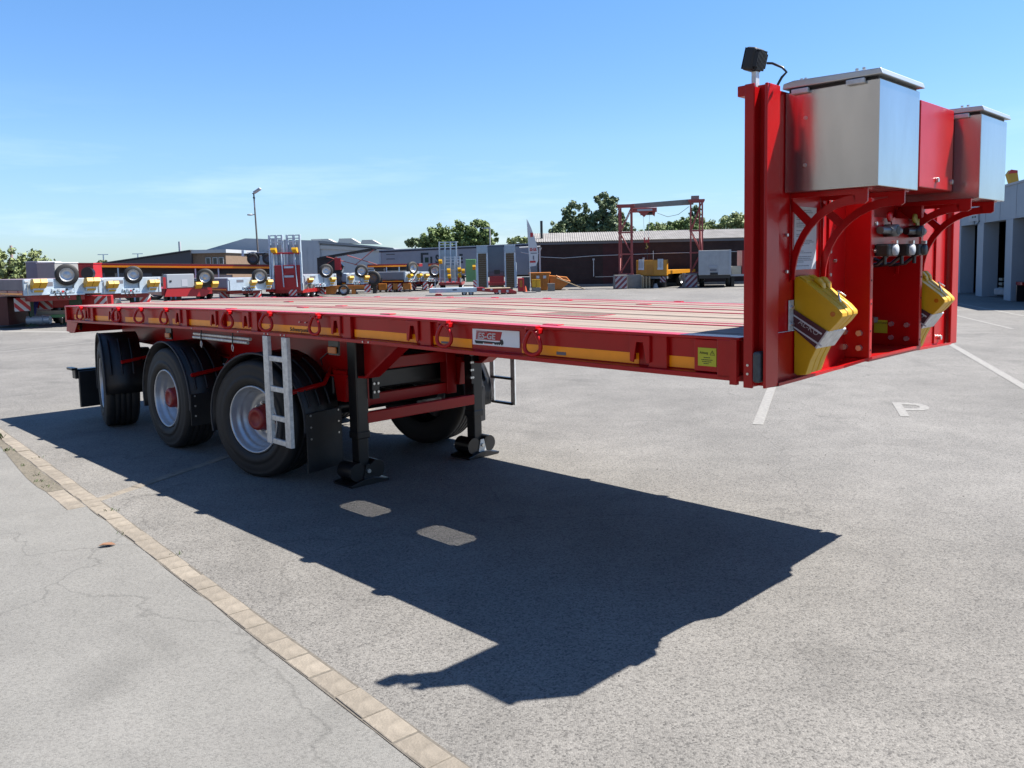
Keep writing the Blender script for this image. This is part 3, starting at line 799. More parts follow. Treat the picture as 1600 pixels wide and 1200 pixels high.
box(2.20, 2.28, -.012, -.001, 1.28, 2.60).build('plate_seam_strip', RED, TR)
# folded bottom lip
fr = [(0.115, -.040, 1.258), (.33, -.042, 1.262), (.66, -.050, 1.272), (.76, -.060, 1.276), (.92, -.138, 1.312), (1.60, -.140, 1.314), (1.80, -.06, 1.276), (2.2, -.045, 1.264), (W - .115, -.040, 1.258)]
m = MB()
for (a, b) in zip(fr, fr[1:]):
    m.add([a, b, (b[0], b[1], b[2] + .014), (a[0], a[1], a[2] + .014), (a[0], .012, a[2] - .012), (b[0], .012, b[2] - .012), (b[0], .012, b[2] + .004), (a[0], .012, a[2] + .004)],
          [(0, 1, 2, 3), (3, 2, 6, 7), (0, 4, 5, 1), (4, 7, 6, 5)])
m.build('bottom_lip', RED, TR)
box(.902, 1.618, -.128, .21, 1.300, 1.3185).build('recess_floor', RED, TR)
# connector panel
pn = box(.932, 1.588, -.125, -.113, 1.838, 2.045).build('connector_panel', RED, TR, bevel=0.003)
f = MB()
for z in (1.87, 2.01): f.cyl((.955, -.126, z), (.955, -.138, z), .011, 6)
for z in (1.86, 2.02): f.cyl((1.60, -.133, z), (1.60, -.145, z), .010, 6)
f.build('panel_bolts', BOLT, pn, kind='stuff')
for t, cm, bodym in ((1.08, RED, mat('dark_cast_metal', (.16, .16, .16), .45, .7)), (1.43, mat('coupling_yellow', (.38, .28, .02), .5), BLACK)):
    c = MB().cyl((t - .03, -.16, 1.975), (t - .12, -.15, 1.975), .020, 12).cyl((t + .02, -.16, 1.975), (t + .12, -.152, 1.975), .023, 14).build('air_coupling', bodym, pn)
    MB().lathe([(-.195, .020), (-.195, .031), (-.13, .034), (-.126, .02)], (t, 0, 1.975), 'y', 20, True).build('coupling_head', bodym, c)
    MB().cyl((t, -.198, 1.975), (t, -.193, 1.975), .023, 16).build('coupling_seal', INK, c)
    MB().lathe([(-.162, .002), (-.162, .025), (-.150, .027), (-.148, .002)], (t - .01, 0, 2.045), 'y', 18, True).build('coupling_cap', cm, c)
    MB().prism([(t + .01, 2.035), (t + .055, 2.045), (t + .05, 1.99), (t + .02, 1.99)], 'y', -.158, -.150).build('coupling_lever', cm, c)
for t, w, silver in ((1.02, .07, True), (1.25, .035, True), (1.43, .06, False)):
    b_ = box(t - w, t + w, -.20, -.126, 1.842, 1.905).build('socket', PLAST, pn, bevel=0.010)
    MB().lathe([(-.215, .001), (-.215, .028), (-.20, .030)], (t, 0, 1.874), 'y', 18).build('socket_lid', HALLG if silver else PLAST, b_)
    box(t - .01, t + .01, -.215, -.19, 1.905, 1.922).build('socket_hinge', BOLT, b_)
    MB().cyl((t - .02, -.16, 1.842), (t - .02, -.16, 1.80), .010, 8).build('cable_gland', BLACK, b_)
f = MB()
for t in (1.05, 1.24, 1.44): f.tube([(t, -.155, 1.845), (t + .005, -.10, 1.80), (t, -.02, 1.79), (t, .10, 1.84)], .010, 8)
f.build('spiral_cable', BLACK, pn)
# data sheet on the plate
sh = box(.325, .552, -.0030, -.0005, 1.787, 2.085).build('data_sheet', PAPER, TR)
f = MB(); z = 2.068
while z > 1.80:
    n_ = 1 if rnd.random() < .45 else 2
    xx = .345
    for _ in range(rnd.randint(2, 6)):
        w = rnd.uniform(.012, .035)
        if xx + w > .535: break
        f.box(xx, xx + w, -.0042, -.0031, z - .0016, z + .0016); xx += w + .005
    z -= .0085 if rnd.random() < .72 else .018
for (a, b, c, d) in ((.37, .50, 2.030, 2.031), (.37, .50, 2.010, 2.011), (.37, .371, 2.010, 2.031), (.50, .501, 2.010, 2.031)): f.box(a, b, -.0042, -.0031, c, d)
f.build('sheet_lines', INKG, sh, kind='stuff')
# stainless boxes with lids
def steel_box(t0, t1, lidang):
    b = box(t0, t1, -.428, -.003, 2.143, 2.590).build('steel_box', STEEL, TR, bevel=0.003)
    lid = MB().prism([(-.446, 2.604), (-.436, 2.630), (-.05, 2.640), (.0, 2.632), (.006, 2.607)], 'x', t0 - .018, t1 + .018)
    lid.build('box_lid', mat('lid_zinc', (.58, .60, .60), .38, .8, var=.12, vscale=6), b, bevel=0.004)
    box(t0 + .012, t1 - .012, -.416, -.015, 2.588, 2.606).build('lid_seal', PLAST, b)
    for s in (-.08, -.33):
        h = box(t0 - .022, t0 - .002, s - .04, s + .04, 2.578, 2.600).build('lid_hinge', GALV, b, bevel=0.003)
    f = MB()
    for s in (-.08, -.10, -.33, -.36): f.cyl((t0 + .0, s, 2.636), (t0 + .0, s, 2.645), .008, 8)
    f.build('lid_rivets', BOLT, b, kind='stuff')
    f = MB()
    for s in (-.10, ):
        for z in (2.26, 2.47): f.cyl((t0 - .001, s, z), (t0 - .004, s, z), .008, 10)
    f.build('box_rivets', BOLT, b, kind='stuff')
    return b
steel_box(.226, .682, 0); steel_box(1.580, 2.038, 0)
rbx = MB().prism([(1.02, -.003), (1.02, -.315), (1.50, -.315), (1.565, -.29), (1.565, -.003)], 'z', 2.185, 2.612).build('red_box', RED, TR, bevel=0.004)
f = MB()
for t in (1.26, 1.47): f.cyl((t, -.316, 2.232), (t, -.328, 2.232), .013, 8)
f.build('box_bolts', BOLT, rbx, kind='stuff')
# curved brackets under the boxes
def bracket(t, ks=1.0):
    out = [(0.0, 2.142), (-.40, 2.142), (-.40, 2.09)]
    arc = []
    for k in range(11):           # outer (lower) curve
        a = R(90 * k / 10); arc.append((-.34 + .34 * math.sin(a) * .92 - 0.0, 2.075 - .335 * (1 - math.cos(a))))
    out += [(-.375, 2.078)] + arc + [(0.0, 1.73)]
    m = MB()
    # top bar, arm, strut as separate closed prisms butted together
    m.prism([(-.003, 2.120), (-.003, 2.142), (-.40, 2.142), (-.40, 2.118)], 'x', t, t + .010)
    inner = [(p[0] * .90 + .012, p[1] + .037 if i < 4 else p[1] + .037 * (1 - (i - 3) / 7)) for i, p in enumerate(arc)]
    for i in range(10):
        a, b = arc[i], arc[i + 1]; na = (min(-.003, a[0] + .040 * (i / 10) ** .8), a[1] + .040 * (1 - (i / 10) ** 1.6)); nb = (min(-.003, b[0] + .040 * ((i + 1) / 10) ** .8), b[1] + .040 * (1 - ((i + 1) / 10) ** 1.6))
        m.add([(t, *a), (t, *b), (t, *nb), (t, *na), (t + .010, *a), (t + .010, *b), (t + .010, *nb), (t + .010, *na)], [(0, 1, 2, 3), (4, 7, 6, 5), (0, 4, 5, 1), (3, 2, 6, 7)])
    m.prism([(-.40, 2.119), (-.40, 2.085), (-.385, 2.075), (-.34, 2.075), (-.325, 2.119)], 'x', t, t + .010)
    m.prism([(-.003, 2.119), (-.003, 2.07), (-.095, 1.985), (-.115, 2.02)], 'x', t, t + .010)
    m.prism([(-.003, 2.119), (-.016, 2.119), (-.016, 1.76), (-.003, 1.73)], 'x', t - .0, t + .010)
    m.warp(lambda x, y, z: (x, y * ks, z)); b = m.build('box_bracket', RED, TR)
    box(t + .010, t + .05, -.40 * ks, -.003, 2.136, 2.1425).build('bracket_flange', RED, b)
    f = MB()
    for s in (-.33, -.12): f.cyl((t + .03, s, 2.136), (t + .03, s, 2.122), .009, 6)
    f.build('bracket_bolts', BOLT, b, kind='stuff')
for t, ks in ((.285, .90), (.600, 1), (1.540, 1), (1.945, 1)): bracket(t, ks)
# chock holders
CH = [(.0, 1.752), (-.018, 1.756), (-.075, 1.718), (-.205, 1.618), (-.234, 1.588), (-.234, 1.572), (-.205, 1.535), (-.165, 1.495), (-.120, 1.432), (-.085, 1.360), (-.062, 1.290), (-.020, 1.285), (-.004, 1.292)]
def holder(t):
    # band tilted across the chocks: printed side plate, bent front plate, wall flange
    q = [(-.002, 1.605), (-.002, 1.512), (-.115, 1.425), (-.170, 1.505)]
    h = MB().prism(q, 'x', t - .006, t - .002).build('chock_holder', MAROON, TR)
    MB().prism([(-.170, 1.505), (-.115, 1.425), (-.122, 1.418), (-.178, 1.500)], 'x', t - .006, t + .19).build('holder_front', GALV, h, bevel=0.002)
    MB().prism([(-.178, 1.500), (-.170, 1.505), (-.150, 1.535), (-.156, 1.540)], 'x', t + .05, t + .19).build('holder_tab', GALV, h)
    box(t - .05, t - .002, -.008, -.003, 1.50, 1.645).build('holder_flange', GALV, h, bevel=0.002)
    f = MB()
    for z in (1.53, 1.61): f.cyl((t - .028, -.008, z), (t - .028, -.02, z), .010, 6)
    f.build('holder_bolts', BOLT, h, kind='stuff')
    d = Vector((-.168, -.100)).normalized(); e = Vector((-d.y, d.x))
    for (u, v) in ((.0, -.022), (.0, -.078)):
        a = Vector((-.004, 1.605)) + Vector((0, v)); b = Vector((-.168, 1.505)) + Vector((.168 - .168 * (1 - 0), 0)) + Vector((-.0, v))
        a2 = (-.010, 1.590 + v + .008); b2 = (-.150, 1.506 + v + .008)
        MB().prism([a2, b2, (b2[0] + .004, b2[1] - .007), (a2[0], a2[1] - .007)], 'x', t - .0072, t - .0061).build('holder_stripe', WHITE, h)
    text('lettering', 'AL-KO', 0.038, mat('pale_print', (.55, .5, .48), .5), h, (t - .0064, -.030, 1.535), (0, -.86, -.51), (0, -.51, .86), ext=.0006, sx=1.0)
    MB().tube([(t + .10, -.15, 1.535), (t + .10, -.20, 1.60), (t + .08, -.19, 1.655), (t + .12, -.165, 1.685), (t + .15, -.19, 1.66)], .004, 6).build('locking_pin', BOLT, h)
holder(.320); holder(1.665)
# work light on the near post
wlt = MB(); Mx = Matrix.Translation((.050, .052, 2.724)) @ Matrix.Rotation(R(14), 4, 'X') @ Matrix.Diagonal((.82, .8, .92, 1))
wlo = MB().box(-.055, .055, -.022, .045, -.055, .055, M=Mx).build('work_light', PLAST, TR, bevel=0.012, seg=3)
f = MB()
for k in range(8): f.box(-.050 + k * .0132, -.0445 + k * .0132, -.044, -.020, -.046 + .012 * (k in (0, 7)), .046 - .012 * (k in (0, 7)), M=Mx)
f.build('cooling_fins', PLAST, wlo, kind='stuff')
MB().box(-.05, .05, .045, .048, -.05, .05, M=Mx).build('lamp_lens', GLASSD, wlo)
MB().box(.035, .065, .040, .062, 2.605, 2.672).build('lamp_bracket', GALV, wlo)
MB().tube([(.05, -.005, 2.70), (.05, -.03, 2.695), (.055, -.075, 2.67), (.06, -.092, 2.648), (.06, -.07, 2.63), (.06, -.05, 2.60)], .0055, 8).build('lamp_cable', BLACK, wlo)

# ------------------------------------------------------------------ loose wheel chocks in the near holders
def chock_mesh(th, bump=False):
    m = MB().prism(CH, 'x', 0, th)
    m.prism([(-.058, 1.728), (-.112, 1.689), (-.108, 1.716), (-.085, 1.745), (-.066, 1.746)] if bump else [(-.02, 1.754), (-.06, 1.728), (-.06, 1.735), (-.022, 1.760)], 'x', th * .12, th * .88)
    return m
tm = TR.matrix_basis if False else (Matrix.Translation(TR.location) @ Matrix.Rotation(TR.rotation_euler.z, 4, 'Z'))
G_CH = 'yellow wheel chocks clipped to the red headboard'
def near_chock(t, dz, dy, lab):
    org = Vector((0, 0, 1.5))
    m = chock_mesh(.0545, dz > .001); m.v = [(v[0], v[1], v[2] - 1.5) for v in m.v]
    o = m.build('wheel_chock', YEL, None, bevel=0.011, seg=3)
    o.matrix_world = tm @ Matrix.Translation((t, dy - .006, 1.5 + dz))
    tag(o, lab, 'wheel chock', G_CH)
    MB().cyl((-.002, -.19, .082), (.0, -.19, .082), .012, 12).build('pin_hole', ORL, o)
near_chock(.322, 0, 0, 'outermost yellow wheel chock in the printed holder under the data sheet')
near_chock(.377, .004, -.002, 'middle yellow wheel chock of the nearer nested stack on the headboard')
near_chock(.432, .006, -.004, 'innermost yellow wheel chock of the nearer nested stack, touching no printed plate')
near_chock(1.667, 0, 0, 'yellow wheel chock just beyond the centre uprights, against the printed holder plate')
near_chock(1.722, .004, -.002, 'middle yellow wheel chock of the farther nested stack on the headboard')
near_chock(1.777, .006, -.004, 'yellow wheel chock farthest from the centre uprights in the farther stack')


# ================================================================== background yard
def simple_wheel(parent, x, y, z, r, w, facing=-1, name='wheel', rimmat=None):
    """small wheel, axis along local x; facing -1: outer side towards -x"""
    o = MB().lathe([(-w/2, r*.60), (-w/2, r*.86), (-w*.36, r), (w*.36, r), (w/2, r*.86), (w/2, r*.60)], (0, 0, 0), 'x', 28).build(name, RUBBER, parent)
    MB().lathe([(-w/2-.005, r*.62), (-w/2 + .02, r*.56), (-w*.1, r*.50), (-w*.05, r*.28), (-w*.12, r*.22), (-w*.12, .001)], (0, 0, 0), 'x', 28).build('rim', rimmat or RIM, o)
    MB().lathe([(w*.1, r*.55), (w/2+.004, r*.60)], (0, 0, 0), 'x', 28).build('rim', rimmat or RIM, o)
    o.location = (x, y, z)
    if facing > 0: o.rotation_euler = (0, 0, math.pi)
    return o
def stripes(parent, x0, x1, z0, z1, y, n=4, up=1, th=.012, slope=1.0, red=None, white=None):
    """striped warning board facing -y: white plate with red diagonal bars built on it"""
    b = box(x0, x1, y, y + th, z0, z1).build('warning_board', white or WHITE, parent)
    h = z1 - z0; w = x1 - x0; m = MB(); step = (w + h * slope) / n
    for k in range(n + 1):
        u = -h * slope + k * step
        poly = [(u, 0), (u + step * .5, 0), (u + step * .5 + h * slope, h), (u + h * slope, h)]
        # clip in x
        def clip(P, c, keep):
            out = []
            for i in range(len(P)):
                a, b2 = P[i], P[(i + 1) % len(P)]
                ia, ib = keep(a[0]), keep(b2[0])
                if ia: out.append(a)
                if ia != ib:
                    t = (c - a[0]) / (b2[0] - a[0]); out.append((c, a[1] + t * (b2[1] - a[1])))
            return out
        poly = clip(poly, 0, lambda v: v >= -1e-9); 
        if len(poly) > 2: poly = clip(poly, w, lambda v: v <= w + 1e-9)
        if len(poly) < 3: continue
        q = [((x0 + p[0]) if up > 0 else (x1 - p[0]), z0 + p[1]) for p in poly]
        m.prism(q, 'y', y - .004, y - .0005)
    m.build('red_stripes', red or REDP, b)
    return b
CHF = [(0, .0), (0, .20), (.10, .34), (.34, .34), (.40, .22), (.20, .05)]
G_FC = 'yellow wheel chocks on the parked low loaders'
def far_chock(M, x, z, lab, w=.20, s=1.0):
    m = MB(); m.prism([(-p[0] * s, p[1] * s) for p in CHF], 'x', -w / 2, w / 2)
    o = m.build('wheel_chock', YEL, None); o.matrix_world = M @ Matrix.Translation((x, -.012, z))
    tag(o, lab, 'wheel chock', G_FC)
G_LL = 'low loader trailers parked in a row'
def low_loader(label, who, X, Y, rz, w, z0, z1, side, hmat, spare=None, spare_r=.39, length=6.0, boxx=None, double=True, legs=GREEN, boards=True, chx=None, doc=False):
    T = thing('low_loader_trailer', label, 'trailer', (X, Y, 0), R(rz), G_LL)
    hw = w / 2
    # gooseneck body behind the bright front panel
    box(-hw, hw, .13, length, z0 + .16, z1).build('side_wall', side, T, bevel=.01)
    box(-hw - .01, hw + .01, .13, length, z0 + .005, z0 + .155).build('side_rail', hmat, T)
    box(-hw - .016, -hw - .0105, .2, length, z0 + .02, z0 + .075).build('reflective_stripe', AMBER, T)
    for k in range(4): box(-hw - .022, -hw - .0115, .6 + k * 1.1, .85 + k * 1.1, z0 + .08, z0 + .15).build('stake_pocket', REDB, T)
    # front panel with a recess in the middle
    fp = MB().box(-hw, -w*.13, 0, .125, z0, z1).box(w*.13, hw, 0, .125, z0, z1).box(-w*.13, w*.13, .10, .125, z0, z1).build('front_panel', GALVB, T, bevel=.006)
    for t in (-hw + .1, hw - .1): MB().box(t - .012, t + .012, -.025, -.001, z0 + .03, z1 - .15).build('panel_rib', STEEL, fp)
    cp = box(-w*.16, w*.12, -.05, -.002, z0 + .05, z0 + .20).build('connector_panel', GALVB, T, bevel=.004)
    for k, cmx in enumerate((BLACK, BOLT, REDP, BLACK, BOLT)):
        x = -w*.16 + .06 + k * .13
        MB().cyl((x, -.10, z0 + .10 + (k % 2) * .06), (x, -.05, z0 + .10 + (k % 2) * .06), .035, 10).build('coupling', cmx, cp)
    hz_ = MB()
    for k in range(3):
        x = -w*.14 + k * .16
        hz_.tube([(x, -.08, z0 + .12), (x + .03, -.16, z0 - .02), (x + .1, -.14, z0 - .14), (x + .18, -.05, z0 - .02)], .016, 5)
    hz_.build('air_hoses', BLACK, cp, kind='stuff')
    for t in (-hw + .08, hw - .08): box(t - .05, t + .05, -.02, -.001, z1 - .09, z1 - .04).build('marker_lamp', WHITE, fp)
    box(-w*.3, -w*.14, -.006, -.001, z1 - .24, z1 - .1).build('type_plate', INKG, fp)
    box(-w*.2, w*.25, -.12, -.01, z0 - .03, z0 + .02).build('step_plate', GALVB, T)
    for t in (chx if chx else (-w*.34, w*.34)):
        bk = MB().box(t - .17, t + .17, -.12, -.003, z0 + .10, z0 + .34).build('chock_holder', GALVB, T)
        box(t - .14, t + .14, -.13, -.1205, z0 + .10, z0 + .17).build('chock_tip', YEL, bk)
        sd = 'left' if t == (chx[0] if chx else -w*.34) else 'right'
        if double:
            far_chock(T.matrix_basis, t - .11, z0 + .20, 'left yellow chock of the %s pair on %s' % (sd, who))
            far_chock(T.matrix_basis, t + .11, z0 + .20, 'right yellow chock of the %s pair on %s' % (sd, who))
        else: far_chock(T.matrix_basis, t, z0 + .20, 'yellow chock at the %s of %s' % (sd, who), .3)
    if spare is not None:
        sx_, sz_ = spare
        sw = simple_wheel(T, sx_, .02, sz_, spare_r, .26, -1, 'spare_wheel')
        sw.rotation_euler = (0, 0, R(90 - 18))
        box(sx_ - .2, sx_ + .2, .13, .3, z1, sz_).build('spare_wheel_carrier', BLACK, T)
    # legs, lower front, low deck with rear wheels
    for t in (-hw * .45, hw * .45):
        lgo = box(t - .07, t + .07, 1.6, 1.74, .05, z0).build('landing_leg', legs, T)
        box(t - .16, t + .16, 1.52, 1.82, 0, .05).build('leg_foot', legs, lgo)
    box(-hw * .7, hw * .7, .6, length, z0 - .22, z0 - .001).build('neck_beam', REDB, T)
    box(-hw, hw, length, length + 5, .42, .72).build('low_deck', REDB, T)
    for t in (-hw + .02, hw - .28):
        for k in range(2):
            simple_wheel(T, t + .13, length + 2.4 + k * 1.2, .41, .41, .25, -1 if t < 0 else 1)
    if boards:
        stripes(T, -hw * .98, -hw * .58, z0 - .55, z0 - .10, 1.2, 3, -1); stripes(T, hw * .58, hw * .98, z0 - .55, z0 - .10, 1.2, 3, 1)
    if doc: 
        sh_ = box(hw * .1, hw * .42, -.006, -.001, z0 + .2, z1 - .08).build('data_sheet', PAPER, T)
    return T
low_loader('low loader at the far left with maroon side wall, silver front and spare wheel', 'the far left low loader', -15.15, 28.3, 47, 2.45, 1.12, 1.65, MAUVE, REDB, (.12, 1.78), .37, legs=GREEN)
low_loader('low loader with blue grey side and spare wheel, second from the left edge', 'the second low loader from the left', -16.35, 36, 44, 2.5, .92, 1.58, GREYB, GREEN, (.10, 1.70), .38, legs=GREEN)
# third: grey tool box with white sheet, red front below, spare wheel behind
T3 = thing('low_loader_trailer', 'low loader with a grey toolbox carrying a white data sheet over a red front', 'trailer', (-16.3, 42, 0), R(34), G_LL)
tb = box(-.95, .35, -.02, .7, .98, 1.66).build('tool_box', HALLG, T3, bevel=.02)
box(-.25, .03, -.027, -.021, 1.04, 1.40).build('data_sheet', PAPER, tb)
box(-.82, -.72, -.035, -.021, 1.28, 1.36).build('box_latch', BLACK, tb)
MB().prism([(-1.1, .55), (.9, .50), (1.15, .80), (.3, .975), (-.95, .975)], 'y', .0, .12).build('front_panel', BRIGHT, T3, bevel=.01)
box(-1.12, -1.0, -.05, .1, .95, 1.52).build('red_post', BRIGHT, T3)
box(-1.2, 1.25, .13, 6, .62, .95).build('side_wall', REDB, T3)
box(.36, 1.25, .14, .6, .95, 1.30).build('neck_top', BLACK, T3)
sw = simple_wheel(T3, .92, .0, 1.48, .43, .27, -1, 'spare_wheel'); sw.rotation_euler = (0, 0, R(68))
far_chock(T3.matrix_basis, .52, .90, 'yellow chock left of the spare wheel beside the grey toolbox', .3)
far_chock(T3.matrix_basis, 1.32, .92, 'yellow chock right of the spare wheel beside the grey toolbox', .3)
for t in (-.8, .8): box(t - .08, t + .08, 1.2, 1.36, 0, .6).build('landing_leg', BLACK, T3)
for t in (-1.1, 1.1):
    for k in range(2): simple_wheel(T3, t, 7.2 + k * 1.2, .41, .41, .25, -1 if t < 0 else 1)
low_loader('low loader with grey side, white data sheet and spare wheel left of the red ramps', 'the low loader left of the tall red framed ramps', -14.55, 46.5, 42, 2.5, .68, 1.36, GREYB, REDB, (.62, 1.42), .42, chx=(.12, 1.08), doc=False, double=False)
low_loader('low loader with brownish side and spare wheel, directly right of the red ramps', 'the low loader right of the red ramps', -12.1, 53, 40, 2.3, .66, 1.42, MAUVE, BLACK, (.45, 1.62), .44, legs=BLACK, double=False)
low_loader('narrow low loader front with spare wheel left of the long blue grey side wall', 'the narrow low loader', -10.25, 56, 30, 1.6, .70, 1.40, GALVB, BLACK, (.28, 1.55), .44, legs=BLACK, boards=False, double=False)
T7 = low_loader('low loader with long blue grey side wall in front of the grey curtain trailer', 'the long blue grey low loader', -6.95, 59, 62, 1.7, .72, 1.42, GREYB, BLACK, (.05, 1.66), .46, length=5.5, legs=BLACK, double=False)
low_loader('low loader with spare wheel just left of the tall silver ramps', 'the low loader left of the silver ramps', -5.75, 61, 42, 1.9, .68, 1.36, GALVB, REDB, (.25, 1.42), .46, legs=BLACK, boards=True, double=False)

# near part: red tail lights / green lifting gear under the first low loader are the rear of another trailer
TL = thing('parked_trailer', 'bright red trailer tail with striped boards under the far left low loader', 'trailer', (-15.55, 29.6, 0), R(6))
box(-1.25, 1.30, 0, .2, .62, 1.02).build('tail_panel', BRIGHT, TL, bevel=.02)
box(-1.25, 1.25, .0, .14, .38, .52).build('underrun_bar', CREAM, TL, bevel=.01)
stripes(TL, -1.15, -.70, .58, 1.02, -.03, 3, -1); stripes(TL, .72, 1.15, .55, 1.0, -.03, 3, 1)
MB().prism([(-1.2, .95), (-1.55, .10), (-1.35, .10), (-1.12, .95)], 'y', -.2, -.05).build('blue_ramp_edge', mat('royal_blue', (.04, .05, .35), .5), TL)
box(.05, .42, -.5, -.3, .05, 1.05).build('green_lifting_leg', GREEN, TL, bevel=.02)
box(-.75, .75, -.2, .0, .28, .38).build('light_bar', LGREEN, TL)
MB().cyl((-.85, -.4, .22), (-.65, -.4, .22), .14, 14).build('air_tank', GALVB, TL)
MB().cyl((-1.4, -.4, .22), (-.86, -.4, .22), .16, 14).build('silver_tank', GALVB, TL)
box(-2.5, -1.75, -1.0, 3, .1, 1.05).build('maroon_frame', mat('deep_maroon', (.10, .012, .014), .5), TL)
for t in (-1.0, 1.0): simple_wheel(TL, t, 1.2, .42, .42, .28, -1 if t < 0 else 1)

# red trailer with tall folded ramps
RT = thing('ramp_trailer', 'red trailer tail with tall silver ramps folded upright beside the lamp post', 'trailer', (-13.55, 50, 0), R(-4))
for (x0, n1) in ((-.98, 'r'), (.10, 'r')):
    rp_ = MB().box(x0, x0 + .10, .25, .45, .6, 3.84).box(x0 + .40, x0 + .52, .25, .45, .6, 3.84).box(x0 + .78, x0 + .88, .25, .45, .6, 3.84).build('ramp', GALVB, RT, bevel=.008)
    for k in range(9):
        z = 1.0 + k * .32
        if k > 6: continue
    for z in (3.80, 3.62, 3.42): box(x0 + .1, x0 + .78, .28, .40, z - .03, z + .03).build('ramp_rung', GALVB, rp_)
    box(x0 + .1, x0 + .78, .36, .42, 1.2, 3.25).build('ramp_plate', mat('pale_blue_zinc', (.50, .62, .70), .45, .3, var=.15, vscale=3), rp_)
fr_ = MB().box(-.72, -.60, -.1, .06, .5, 2.78).box(1.02, 1.12, -.1, .06, .5, 2.78).build('side_frame', GALVB, RT, bevel=.006)
box(-.60, 1.02, -.06, .04, 2.68, 2.78).build('top_bar', BRIGHT, RT, bevel=.01)
box(-.58, 1.0, -.02, .06, .55, 2.02).build('red_panel', BRIGHT, RT, bevel=.01)
for t in (-.1, .72): MB().tube([(t, -.10, 2.7), (t + .1, -.16, .72)], .035, 8).build('ramp_strut', GALVB, RT)
for z in (1.35, 1.9): box(.05, .62, -.14, -.08, z - .06, z + .06).build('ramp_lock', GALVB, RT)
box(-.7, 1.1, -.02, 5, .35, .56).build('rear_frame', REDB, RT)
box(-1.1, -.6, -.2, 0, .45, .62).build('tail_lamp', REDB, RT)
stripes(RT, .25, .75, .2, .55, -.05, 3, 1)
for t in (-.8, .9):
    for k in range(2): simple_wheel(RT, t, 1.2 + 1.2 * k, .41, .41, .26, -1 if t < 0 else 1)
far_chock(RT.matrix_basis, -.50, 2.72, 'yellow chock on the left top of the red ramp frame', .28)
far_chock(RT.matrix_basis, .78, 2.72, 'yellow chock on the right top of the red ramp frame', .28)
box(1.14, 1.18, -.1, 0, .55, .95).build('label_plate', WHITE, RT)

# silver two step ramps in the middle
RB = thing('ramp_trailer', 'silver ramps in two heights standing upright in front of the grey curtain trailer', 'trailer', (-4.4, 59.5, 0), R(0))
def ramp_set(x0, x1, y, z0, z1, posts):
    rs = MB()
    for px in posts: rs.box(px - .045, px + .045, y, y + .16, z0, z1)
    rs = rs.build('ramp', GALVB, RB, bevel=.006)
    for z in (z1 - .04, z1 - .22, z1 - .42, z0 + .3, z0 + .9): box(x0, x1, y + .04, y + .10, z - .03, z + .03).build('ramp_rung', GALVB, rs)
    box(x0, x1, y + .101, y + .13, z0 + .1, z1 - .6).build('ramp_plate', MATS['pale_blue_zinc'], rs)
ramp_set(-.70, .55, .6, .6, 3.50, (-.68, -.28, .12, .53)); ramp_set(-.32, .84, -.1, .58, 2.42, (-.28, .15, .45, .82))
box(-.75, .9, -.1, 4, .40, .58).build('rear_frame', REDB, RB)
for x in (.0, .62): box(x, x + .16, -.16, -.11, .62, 1.0).build('red_hinge', BRIGHT, RB)
for x, z, lab in ((-.55, 1.9, 'yellow chock high on the left silver ramp'), (.02, 1.25, 'upper left yellow chock on the shorter silver ramps'), (.05, .85, 'lower left yellow chock on the shorter silver ramps'), (.78, 1.3, 'upper right yellow chock on the shorter silver ramps'), (.80, .9, 'lower right yellow chock on the shorter silver ramps'), (1.05, 1.2, 'yellow chock just right of the shorter silver ramps')):
    far_chock(RB.matrix_basis @ Matrix.Translation((0, -.1, 0)), x, z, lab, .22)
for t in (-.6, .75):
    for k in range(2): simple_wheel(RB, t, 1.3 + 1.2 * k, .40, .40, .26, -1 if t < 0 else 1)

# trailer with brown wooden ramp mats
BR = thing('ramp_trailer', 'trailer tail with two upright ramps covered by brown wooden mats', 'trailer', (-.92, 57.8, 0), R(2))
for x0 in (-1.40, .52):
    q = MB().box(x0, x0 + .09, 0, .14, .12, 3.12).box(x0 + .66, x0 + .76, 0, .14, .12, 3.12).box(x0 + .09, x0 + .66, .05, .12, .12, 3.12).build('ramp', GALVB, BR, bevel=.006)
    for k in range(16): box(x0 + .092, x0 + .658, .0, .049, .16 + k * .150, .16 + k * .150 + .142).build('wood_slat', TANW, q)
    box(x0 + .0, x0 + .76, -.012, -.001, 2.60, 3.10).build('ramp_top_plate', MATS['pale_blue_zinc'], q)
box(-.62, .50, .9, 1.0, 1.0, 3.05).build('rear_wall', mat('slate_blue_panel', (.16, .21, .25), .5, var=.1, vscale=2), BR)
box(-.55, .48, .5, .85, .38, .98).build('red_tail', mat('deep_red', (.32, .012, .02), .4), BR)
box(-.55, .45, .3, .5, .22, .34).build('tail_step', TANW, BR)
for x in (-.1, .12): MB().cyl((x, .45, .42), (x, .50, .42), .05, 10).build('tail_lamp', WHITE, BR)
for x in (-.62, .46): box(x - .02, x + .02, .6, .64, .98, 1.30).build('rail_post', BLACK, BR)
box(-.62, .46, .6, .63, 1.26, 1.29).build('rail_bar', BLACK, BR)
box(-.2, .2, .6, .63, 1.12, 1.42).build('rail_frame', BLACK, BR)
for x in (-1.45, 1.30): MB().tube([(x, -.05, .2), (x + .02, .05, 1.2), (x, .0, 1.9)], .04, 8).build('ramp_cylinder', GALVB, BR)
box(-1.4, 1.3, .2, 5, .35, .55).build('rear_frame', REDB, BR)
for t in (-1.1, 1.0):
    for k in range(2): simple_wheel(BR, t, 1.5 + 1.2 * k, .40, .40, .26, -1 if t < 0 else 1)
GP = box(-.42, .30, 0, .25, .6, 2.2).build('green_ramp', LGREEN, None, bevel=.02); GP.location = (-2.75, 59.2, 0); tag(GP, 'light green upright ramp panel left of the brown matted ramps', 'ramp')
